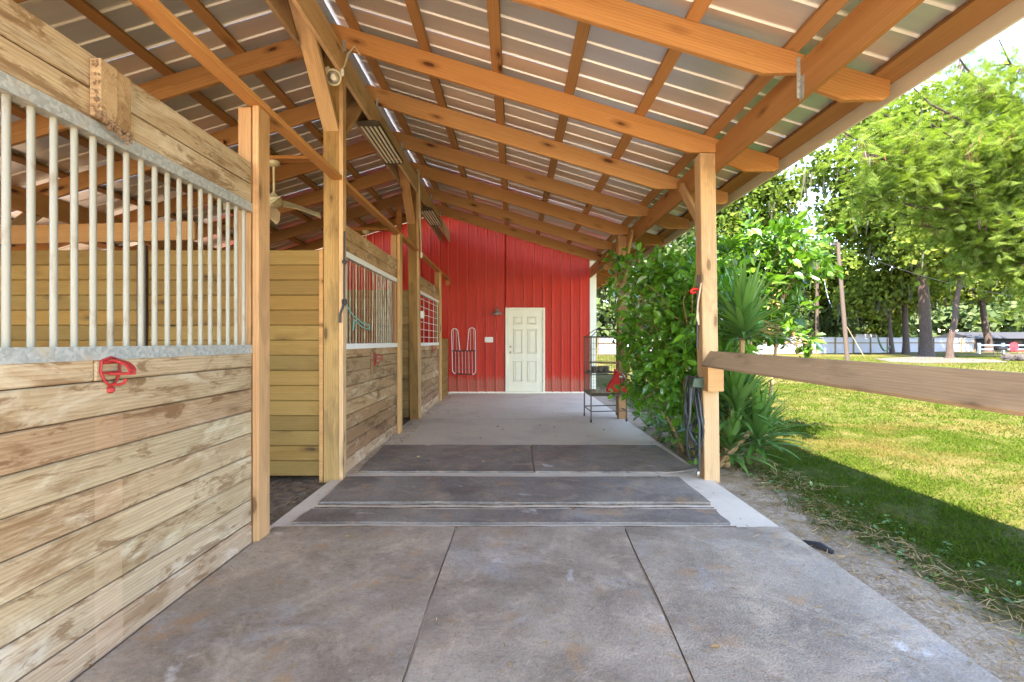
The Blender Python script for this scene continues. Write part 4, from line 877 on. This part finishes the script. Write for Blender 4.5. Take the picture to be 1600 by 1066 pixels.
swordplant((2.12, 5.05, -.04), [((2.28, 5.05, .66), 130, .64), ((2.3, 4.95, 1.48), 95, .66), ((2.45, 4.95, .42), 90, .52), ((2.3, 5.35, .98), 60, .62), ((2.2, 5.0, .3), 50, .45)], 'spiky sword-leaf plant growing at the lawn edge behind the right post')
# --- low weeds and pine straw beside the slab
def litter(name, n, x0, x1, y0, y1, sz, mat, z=-.02, dens=None):
    ps = np.stack([rng.uniform(x0, x1, n), rng.uniform(y0, y1, n), np.full(n, z) + rng.random(n) * .012], 1)
    fwd = rand_unit(n); fwd[:, 2] *= .12; up_ = np.array([0, 0, 1.0]) + rng.normal(size=(n, 3)) * .25
    sc = np.stack([np.full(n, sz[0]), sz[1] * (.5 + rng.random(n)), np.ones(n) * .02], 1)
    return tag(link(name, inst_mesh(name, BL_V, BL_Q, ps, frames(fwd, up_), sc, mat)), kind='stuff')
litter('pine_straw', 2600, 1.83, 2.75, 4.2, 6.6, (.004, .11), M['dryleaf'])
litter('pine_straw', 1500, 1.83, 2.5, 1.6, 4.3, (.004, .09), M['dryleaf'])
litter('straw_debris', 420, -1.6, 1.75, 1.6, 5.9, (.004, .045), M['dryleaf'], .021)
litter('straw_debris', 900, -1.63, -1.38, 4.6, 11.5, (.006, .06), M['dryleaf'], .004)
litter('straw_debris', 350, -3.5, -1.7, 3.1, 4.5, (.006, .07), M['dryleaf'], -.01)
nw = 420; ps = np.stack([rng.uniform(1.84, 2.5, nw), rng.uniform(5.0, 7.6, nw), rng.random(nw) * .22 - .03], 1); fw = rand_unit(nw)
tag(link('weeds', inst_mesh('weeds', LEAF_V, LEAF_Q, ps, frames(fw, np.array([0, 0, 1.0]) + rng.normal(size=(nw, 3)) * .4), .07 + .08 * rng.random(nw), M['weed'])), kind='stuff')
nw = 380; xw = rng.uniform(2.15, 2.75, nw); yw = rng.uniform(1.9, 6.5, nw); ps = np.stack([xw, yw, gz(xw, yw) + .012], 1); fw = rand_unit(nw); fw[:, 2] = abs(fw[:, 2]) * .3
tag(link('weeds', inst_mesh('weeds', LEAF_V, LEAF_Q, ps, frames(fw, np.array([0, 0, 1.0]) + rng.normal(size=(nw, 3)) * .3), .025 + .03 * rng.random(nw), M['weed'])), kind='stuff')
nl = 90; ps = np.concatenate([np.stack([rng.uniform(-1.6, 1.75, nl), rng.uniform(1.7, 9, nl), np.full(nl, .024)], 1), np.stack([rng.uniform(1.85, 2.4, 70), rng.uniform(1.8, 5, 70), np.full(70, -.015)], 1)]); nl = len(ps); fw = rand_unit(nl); fw[:, 2] *= .2
tag(link('fallen_leaves', inst_mesh('fallen_leaves', LEAF_V, LEAF_Q, ps, frames(fw, np.array([0, 0, 1.0]) + rng.normal(size=(nl, 3)) * .35), .018 + .03 * rng.random(nl), M['dryleaf'])), kind='stuff')
# --- grass
def grass(n, xr, yr, h, wd, keep):
    ps = np.stack([rng.uniform(*xr, n), rng.uniform(*yr, n)], 1); k = keep(ps[:, 0], ps[:, 1]); ps = ps[k]; n = len(ps)
    z = gz(ps[:, 0], ps[:, 1]) - .005; pos = np.stack([ps[:, 0], ps[:, 1], z], 1)
    fwd = rng.normal(size=(n, 3)) * np.array([.75, .75, .2]) + np.array([0, 0, .62]); sc = np.stack([wd * (.6 + .8 * rng.random(n)), h * (.5 + rng.random(n)), h * np.ones(n)], 1)
    return pos, frames(fwd, rand_unit(n)), sc
def lump(x, y): return np.sin(x * 5.1 + 1.3 * np.sin(y * 3.3)) * np.sin(y * 4.7 + 1.1 * np.sin(x * 2.9)) * .5 + .5
def k1(x, y):
    e = x - (2.16 - .1 * np.sin(y * 2.1) - .08 * np.sin(y * 5.3)) ; return (rng.random(len(x)) < np.clip(e / .35, 0, 1) * (.45 + .55 * lump(x, y))) & (x < (y + .6) * 1.06)
GR = [grass(150000, (2.1, 6.5), (1.7, 7.5), .045, .0065, k1), grass(90000, (2.6, 14), (5, 15), .055, .012, lambda x, y: (y > 7.2) | (x > 6.4)), grass(60000, (5, 40), (12, 42), .07, .03, lambda x, y: (x < (y + 1) * 1.1))]
pos, frr, sc = [np.concatenate([g[i] for g in GR]) for i in range(3)]
BG_V = [(-.5, 0, 0), (.5, 0, 0), (-.4, .55, .06), (.4, .55, .06), (-.06, 1, -.12), (.06, 1, -.12)]; BG_Q = [(0, 1, 3, 2), (2, 3, 5, 4)]
tag(link('grass', inst_mesh('grass', BG_V, BG_Q, pos, frr, sc, M['grass'])), kind='stuff')

# ------------------------------------------------------------------ yard
def yard(px, Y): return Vector(((px - CX) * Y / F, Y, -.04))
b = MB(); pl = [(1365, 560.5), (1440, 556.5), (1500, 559.5), (1560, 562.5), (1575, 566), (1520, 566.5), (1440, 567), (1390, 565.5)]
pp = [((x - CX) * (962.5 / (y - CY)) / F, 962.5 / (y - CY)) for x, y in pl]
b.prism(pp, -.1, .0, 'z'); tag(b.build('dirt_path', M['paledirt']), kind='structure')
# boundary fence of pale sheets on dark posts
s = NT('pale_fence_sheet'); v = s.obj(); n = s.noise(v, .8, 5); M['fence'] = s.fin(s.mix(n, (0.2430, 0.2385, 0.2565), (0.3420, 0.3330, 0.3465)), .6)
bf = thing('boundary_fence', (30, 52, 0), 'long pale sheet fence with dark posts across the back of the lawn', 'fence')
fp = [Vector((6 + 2.35 * k, 42 + .28 * 2.35 * k + (.0 if k < 9 else .25 * (k - 9)), 0)) for k in range(18)]
fp = [(Vector((8, 47.2, 0))).lerp(Vector((25.6, 48.2, 0)), k / 7) for k in range(7)] + [(Vector((25.6, 48.2, 0))).lerp(Vector((57.5, 61.5, 0)), k / 12) for k in range(13)]
for k, p in enumerate(fp):
    board('fence_post', p + Vector((0, -.05, -.2)), p + Vector((R.uniform(-.05, .05), -.05, 1.72)), .11, .09, (0, 1, 0), M['oldpost'], bf, (.5, .55, .6))
    if k < len(fp) - 1:
        q = fp[k + 1]; d = (q - p); hs = R.uniform(1.62, 1.72)
        board('fence_sheet', p + d * .02 + Vector((0, .02, .83)), q - d * .02 + Vector((0, .02, .83 + R.uniform(-.02, .02))), 1.56 + R.uniform(-.05, .05), .02, (0, -1, 0), M['fence'], bf, tone(1, .05))
        board('fence_rail', p + Vector((0, -.02, 1.12)), q + Vector((0, -.02, 1.12)), .11, .04, (0, -1, 0), M['oldpost'], bf, (.6, .65, .72))
        board('fence_rail', p + Vector((0, -.02, 1.66)), q + Vector((0, -.02, 1.66)), .09, .06, (0, -1, 0), M['fence'], bf, (1, 1, 1))
wf = thing('paddock_fence', (56, 52, 0), 'white two-rail paddock fence behind the red chairs', 'fence')
wp = [Vector((50.5 + 2.6 * k, 53.5, 0)) for k in range(7)]
for k, p in enumerate(wp):
    board('fence_post', p + Vector((0, 0, -.1)), p + Vector((0, 0, 1.1)), .22, .2, (0, 1, 0), M['white'], wf)
    if k < 6:
        for z in (.42, .86): board('fence_rail', p + Vector((.1, -.02, z)), wp[k + 1] + Vector((-.1, -.02, z)), .13, .05, (0, 1, 0), M['white'], wf)
def garden_chair(x, y, lab):
    t = thing('garden_chair', (x, y, -.04), lab, 'chair', 'red chairs by the rocks')
    MB().lathe((x, y - .05, .78), [(.02, .05), (.3, .03), (.42, .0), (.42, -.03), (.2, -.02)], 20, 'y').build('backrest', M['redfabric'], t, True)
    MB().box(x - .36, x + .36, y - .6, y - .02, .38, .43).build('seat', M['redfabric'], t, bevel=.02)
    for dx in (-.33, .33):
        for dy in (-.55, -.05): MB().tube([(x + dx * .8, y + dy, .4), (x + dx, y + dy - .03, -.04)], .022, 6).build('leg', M['iron'], t, True)
garden_chair(45.6, 45, 'red round-backed garden chair nearer the small dark grill'); garden_chair(47.4, 45.2, 'red round-backed garden chair cut off at the picture edge')
gr = thing('grill', (43.4, 44, -.04), 'small dark grill on thin legs left of the red chairs', 'grill')
MB().box(42.95, 43.85, 43.7, 44.2, .5, .82).build('firebox', M['dark'], gr, bevel=.06); MB().tube([(43.0, 43.65, .68), (43.8, 43.65, .68)], .02, 6).build('handle', M['brass'], gr)
for dx in (-.38, .38):
    for dy in (-.2, .2): MB().tube([(43.4 + dx, 44 + dy, .52), (43.4 + dx * 1.1, 44 + dy, -.04)], .025, 6).build('leg', M['iron'], gr)
rp = thing('rock_pile', (34.2, 33, -.04), 'pile of dark grey rocks on the lawn below the red chairs', 'rock pile')
for k in range(16):
    bm = bmesh.new(); bmesh.ops.create_icosphere(bm, subdivisions=2, radius=1); sc_ = Vector((R.uniform(.25, .5), R.uniform(.2, .4), R.uniform(.16, .32)))
    for v_ in bm.verts: f = 1 + R.uniform(-.14, .14); v_.co = Vector((v_.co.x * sc_.x * f, v_.co.y * sc_.y * f, v_.co.z * sc_.z * f))
    me = bpy.data.meshes.new('rock'); bm.to_mesh(me); bm.free(); me.materials.append(M['stone'])
    link('rock', me, rp, Matrix.Translation((33.0 + 2.6 * R.random(), 32.6 + R.random(), .02 + .16 * R.random())) @ Matrix.Rotation(R.random() * 6, 4, 'Z'))
# utility poles and wires
def upole(b, top, r, lab):
    t = thing('utility_pole', b, lab, 'utility pole', 'utility poles')
    board_ = MB().tube([Vector(b), Vector(b).lerp(Vector(top), .5), Vector(top)], [r, r * .9, r * .78], 10); o = board_.build('pole', M['pole'], t, True, M=Matrix.Translation(b) @ Matrix.Rotation(-math.pi / 2, 4, 'Y')); return t
p1b, p1t = P(1324.5, 568.5, 29), P(1309, 379, 29); t = upole(p1b, p1t, .125, 'bare wooden utility pole standing on the lawn before the pale fence')
MB().lathe(p1t + Vector((-.25, 0, -.12)), [(.02, .1), (.12, .04), (.15, -.06), (.1, -.12)], 12).build('yard_light', M['greymetal'], t, True); MB().tube([p1t + Vector((0, 0, -.05)), p1t + Vector((-.2, 0, .02))], .03, 6).build('light_arm', M['greymetal'], t)
p2b, p2t = Vector((36.9, 60, 0)), P(1277, 392, 60); t = upole(p2b, p2t, .22, 'taller utility pole with transformer standing behind the pale fence')
MB().lathe(p2t + Vector((-.75, -.3, -2.4)), [(.05, 0), (.3, .05), (.3, 1.1), (.1, 1.2)], 14).build('transformer', M['greymetal'], t, True)
board('crossarm', p2t + Vector((-1.1, -.25, -.5)), p2t + Vector((1.1, -.25, -.5)), .12, .1, (0, 1, 0), M['pole'], t)
for dx in (-.9, 0, .9): MB().lathe(p2t + Vector((dx, -.25, -.44)), [(.05, 0), (.07, .08), (.03, .2)], 8).build('insulator', M['greymetal'], t)
def wire(a, b, sag, r, lab, mat=None):
    a, b = Vector(a), Vector(b); pts = [a.lerp(b, k / 14) - Vector((0, 0, sag * 4 * (k / 14) * (1 - k / 14))) for k in range(15)]
    tag(MB().tube(pts, r, 5).build('overhead_wire', mat or M['greymetal'], None, True), lab, 'wire', 'overhead wires')
wire(p1t + Vector((.1, 0, -.25)), P(1640, 470, 30), .5, .014, 'cable sagging from the bare pole toward the far right')
wire(p1t + Vector((-.1, 0, -.3)), p2t + Vector((.2, -.3, -1)), .5, .03, 'cable between the bare pole and the transformer pole')
wire(p2t + Vector((.3, -.3, -1.2)), P(1300, 480, 52), .9, .035, 'cable loop dropping from the transformer pole', M['white'])
wire(p2t + Vector((-.9, -.3, -.3)), P(1160, 470, 64), .4, .03, 'cable running left from the transformer pole')
wire(P(1320, 505, 29), P(1350, 557, 29.6), 0, .02, 'pale guy wire anchoring the bare pole', M['rope'])
# trees
tree('oak_tree', yard(1394, 50), [((39.5, 50, 7.5), (4.2, 4, 2.6)), ((36.0, 51, 5.6), (3.0, 3, 2.0)), ((43, 50, 9.5), (3.5, 3.5, 2.4))], .19, 7500, .30, M['oakleaf2'], 'slim leaning oak before the pale fence with the hammock tied to it', grp='oaks on the lawn', lean=(-.7, 0), moss=120)
tree('oak_tree', yard(1415.5, 50.5), [((40.3, 51, 12), (4, 4, 3)), ((36.5, 51, 14.5), (4, 4, 3)), ((44, 51, 15), (3.5, 4, 3))], .27, 7500, .32, M['oakleaf'], 'straight dark-trunked oak left of the thickest trunk', grp='oaks on the lawn', moss=150, fork=.55)
tree('oak_tree', yard(1447, 44), [((36.0, 44, 11), (4.5, 4.5, 3.2)), ((31, 45, 13), (3.8, 4, 3)), ((41, 44, 14), (5, 4.5, 3.5)), ((35, 44, 17.5), (5, 4.5, 3.2)), ((29.5, 44, 17), (3.2, 3.5, 2.2)), ((33, 44, 21), (4, 4, 3)), ((39, 44, 21), (5, 4, 3.5)), ((45, 44, 18), (5, 4, 4))], .44, 21000, .32, M['oakleaf'], 'thickest oak with flared trunk standing by the pale dirt path', grp='oaks on the lawn', moss=260, fork=.42)
tree('oak_tree', yard(1484, 37.5), [((33.5, 37.5, 9), (3.4, 3.5, 2.6)), ((36.5, 38, 12), (4, 4, 3))], .19, 6500, .28, M['oakleaf2'], 'slim pale-trunked oak just right of the thickest trunk', grp='oaks on the lawn', moss=60, fork=.6)
tree('oak_tree', yard(1545, 60), [((57, 60, 10), (6, 5, 4)), ((50, 61, 8), (4.5, 4, 3)), ((62, 60, 14), (6, 5, 4))], .35, 8000, .4, M['oakleaf2'], 'broad pale green oak behind the white paddock fence', grp='oaks on the lawn', moss=150)
tree('oak_tree', (25.5, 58, -.04), [((24, 58, 13), (5, 4.5, 3.5)), ((28.5, 58, 16.5), (5, 4.5, 3.5)), ((21, 58, 18), (4.5, 4.5, 3)), ((25.5, 58, 21), (4.5, 4.5, 3)), ((31.5, 58, 19.5), (2.6, 3.5, 1.8)), ((30, 58, 11.5), (3.2, 3, 2.2))], .5, 15000, .36, M['oakleaf'], 'tall mossy oak with spreading boughs seen over the sunlit shrub', grp='oaks beyond the fence', moss=520)
tree('oak_tree', (15, 56, -.04), [((14, 56, 9), (5, 4.5, 4)), ((18.5, 56, 12), (4.5, 4.5, 4)), ((12, 56, 15), (5, 4.5, 4)), ((8, 56, 10), (5, 4, 4))], .45, 12000, .38, M['farleaf'], 'dark oak behind the dense shrub and bird cage', grp='oaks beyond the fence', moss=300)
tree('oak_tree', (40.5, 66, -.04), [((38, 66, 9.5), (4.5, 4, 3.5)), ((43, 66, 10.5), (4.5, 4, 3.5)), ((40, 66, 12.5), (3.6, 4, 2.2))], .3, 9500, .38, M['oakleaf'], 'rounded dark oak behind the fence right of the transformer pole', grp='oaks beyond the fence', moss=90)
tree('palm_like_tree', (28.6, 56, -.04), [((28.4, 56, 3.2), (1.6, 1.6, 1.6)), ((29, 56, 5), (1.2, 1.2, 1.2))], .1, 2200, .28, M['oakleaf2'], 'small pale tree just behind the fence left of the transformer pole', moss=0)
for (x, y, hgt, lf, lab) in ((33.8, 62, 7, 'farleaf', 'bushy dark tree right behind the transformer pole'), (46, 70, 10, 'farleaf', 'dark tree behind the two straight oak trunks'), (20.5, 66, 9, 'oakleaf', 'dark tree low behind the sunlit shrub'), (51.5, 68, 11, 'oakleaf2', 'pale green tree behind the fence end'), (3.5, 52, 9, 'farleaf', 'dark tree seen past the corner of the red building')):
    tree('oak_tree', (x, y, -.04), [((x, y, hgt * .5), (3.6, 3, hgt * .38)), ((x + 1.5, y, hgt * .75), (2.8, 2.6, hgt * .25)), ((x - 2, y + 1, hgt * .7), (2.6, 2.6, hgt * .24))], .22, 5500, .36, M[lf], lab, grp='oaks beyond the fence', moss=80)
# far woods that read as one mass
bl = [((x, 95 + 8 * R.random(), R.uniform(3, 8)), (R.uniform(5, 8), 4, R.uniform(5, 8))) for x in np.arange(-8, 125, 6.0)]
bl += [((x, 104 + 8 * R.random(), R.uniform(9, 13)), (R.uniform(5, 8), 4, R.uniform(4, 6))) for x in np.arange(-8, 125, 7.0)]
bl += [((130 + 10 * math.sin(k), 92 - 9 * k, R.uniform(4, 11)), (6, R.uniform(5, 8), R.uniform(5, 9))) for k in range(14)] + [((-48 + 4 * math.sin(k * 2), -20 + 8 * k, R.uniform(4, 11)), (5, R.uniform(5, 7), R.uniform(5, 8))) for k in range(14)]
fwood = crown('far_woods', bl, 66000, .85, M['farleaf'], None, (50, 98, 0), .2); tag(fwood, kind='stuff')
# low buildings behind the fences
hb = thing('low_house', (62, 72, 0), 'low grey house roof just visible behind the white paddock fence', 'house')
MB().box(67, 82, 72, 78, 0, 1.75).build('wall', M['greymetal'], hb); MB().prism([(71, 1.7), (79, 1.7), (75, 2.7)], 66.5, 82.5, 'x').build('roof', M['greymetal'], hb)
for k in range(3): MB().box(69 + 4 * k, 70.2 + 4 * k, 71.94, 72.02, .8, 1.4).build('window', M['pole'], hb)
hw = thing('white_trailer', (49.5, 68, 0), 'long white trailer roof showing above the pale fence', 'trailer')
MB().box(47.2, 51.4, 68, 70.5, .5, 2.3).build('body', M['fence'], hw, bevel=.08)
for x in (48, 50.6): MB().lathe((x, 67.95, .35), [(.1, 0), (.36, 0), (.36, .25), (.1, .25)], 14, 'y').build('wheel', M['black'], hw, True)
# hammock strap between the slim oak and the fence
hm = thing('hammock', (36.9, 49, .3), 'dark green hammock slung between the fence and the slim leaning oak', 'hammock')
a, b_ = P(1371, 525, 48.9), P(1391, 540, 49.7); pts = [a.lerp(b_, k / 12) - Vector((0, 0, .95 * math.sin(math.pi * k / 12) ** .8)) for k in range(13)]
MB().tube(pts, [.03] + [.09] * 11 + [.03], 8).build('sling', M['hose_green'], hm, True)

# ------------------------------------------------------------------ feathery tree on the right: long compound leaves and hanging brown pods
ft = thing('feathery_tree', (16.2, 13.4, -.04), 'near feathery-leaved tree with hanging brown pods filling the right side', 'tree')
fbase = Vector((16.2, 13.4, -.04)); hub = Vector((15.6, 13.3, 3.2))
tips = [P(1480, 265, 12.6), P(1290, 190, 12.0), P(1330, 300, 12.5), P(1400, 350, 13), P(1420, 130, 12.2), P(1550, 120, 12.5), P(1560, 300, 12.8), P(1500, 420, 13.2), P(1600, 420, 13), P(1385, 240, 12), P(1590, 200, 13), P(1690, 250, 13), P(1700, 120, 13.5), P(1560, 60, 13), P(1650, 370, 12.5), P(1780, 320, 14), P(1480, 60, 12.5), P(1340, 235, 12), P(1530, 190, 12.2), P(1450, 190, 12), P(1620, 40, 12.5), P(1430, 300, 12.4), P(1540, 380, 12.6), P(1370, 170, 12.6), P(1610, 480, 12.8)]
limbs = [([fbase, fbase.lerp(hub, .5) + Vector((.1, 0, 0)), hub], [.24, .19, .15])]; br = []
for tp_ in tips:
    c = curve_pts(hub, tp_, 8, .045, -.25); limbs.append((c, [.10 * (1 - .115 * k) + .004 for k in range(9)])); br.append(c)
    for k in range(4):
        s0 = c[R.randint(3, 7)]; e = s0 + Vector((R.uniform(-1.3, .9), R.uniform(-.9, .9), R.uniform(-.5, .9))); c2_ = curve_pts(s0, e, 5, .06); limbs.append((c2_, [.022, .018, .014, .011, .008, .005])); br.append(c2_)
tree_wood(fbase, limbs, ft, M['bark'])
PIN = []; PQ = []
for k in range(9):
    u = .12 + .88 * k / 8; L = .34 * math.sin(math.pi * min(1, u * .82 + .12)) ** .7
    for s_ in (-1, 1):
        b0 = len(PIN); x1, y1 = s_ * L * .8, u + L * .62; PIN += [(0, u, 0), (s_ * .012, u - .045, 0), (x1, y1 - .02, -.10 * L / .3), (x1, y1 + .012, -.10 * L / .3)]; PQ.append((b0, b0 + 1, b0 + 2, b0 + 3))
PIN += [(-.006, 0, 0), (.006, 0, 0), (.004, 1, 0), (-.004, 1, 0)]; PQ.append((len(PIN) - 4, len(PIN) - 3, len(PIN) - 2, len(PIN) - 1))
ps = []; dirs = []
for c in br:
    n = 88 if len(c) > 7 else 74
    for k in range(n):
        t_ = (.35 + .65 * R.random()) if len(c) > 7 else R.random(); f = t_ * (len(c) - 1); i = min(int(f), len(c) - 2); p = c[i].lerp(c[i + 1], f - i); ps.append(p + Vector((R.gauss(0, .30), R.gauss(0, .30), R.gauss(-.04, .24)))); dd = (c[i + 1] - c[i]).normalized() + Vector((R.gauss(0, .8), R.gauss(0, .8), R.gauss(-.25, .45))); dirs.append(dd)
ps = np.array([tuple(p) for p in ps]); fw = np.array([tuple(p) for p in dirs]); N = len(ps)
me = inst_mesh('crown', PIN, PQ, ps - np.array(fbase), frames(fw, np.array([0, 0, 1.0]) + rng.normal(size=(N, 3)) * .4), .24 + .22 * rng.random(N), M['feather'])
link('crown', me, ft, Matrix.Translation(fbase))
pq = []; pf = []
for c in br:
    for _rep in range(2 if R.random() < .75 else 0):
        f = R.uniform(.4, .9) * (len(c) - 1); i = min(int(f), len(c) - 2); p = c[i].lerp(c[i + 1], f - i)
        for k in range(R.randint(5, 13)): pq.append(p + (c[i + 1] - c[i]).normalized() * R.uniform(-.35, .35) + Vector((R.gauss(0, .05), R.gauss(0, .05), R.gauss(-.05, .05)))); pf.append((R.gauss(0, .18), R.gauss(0, .18), -1))
N = len(pq); me = inst_mesh('seed_pods', BL_V, BL_Q, np.array([tuple(p) for p in pq]) - np.array(fbase), frames(np.array(pf), rand_unit(N)), np.stack([np.full(N, .026), .15 + .13 * rng.random(N), np.full(N, .1)], 1), M['pod']); tag(link('seed_pods', me, ft, Matrix.Translation(fbase)), kind='stuff')
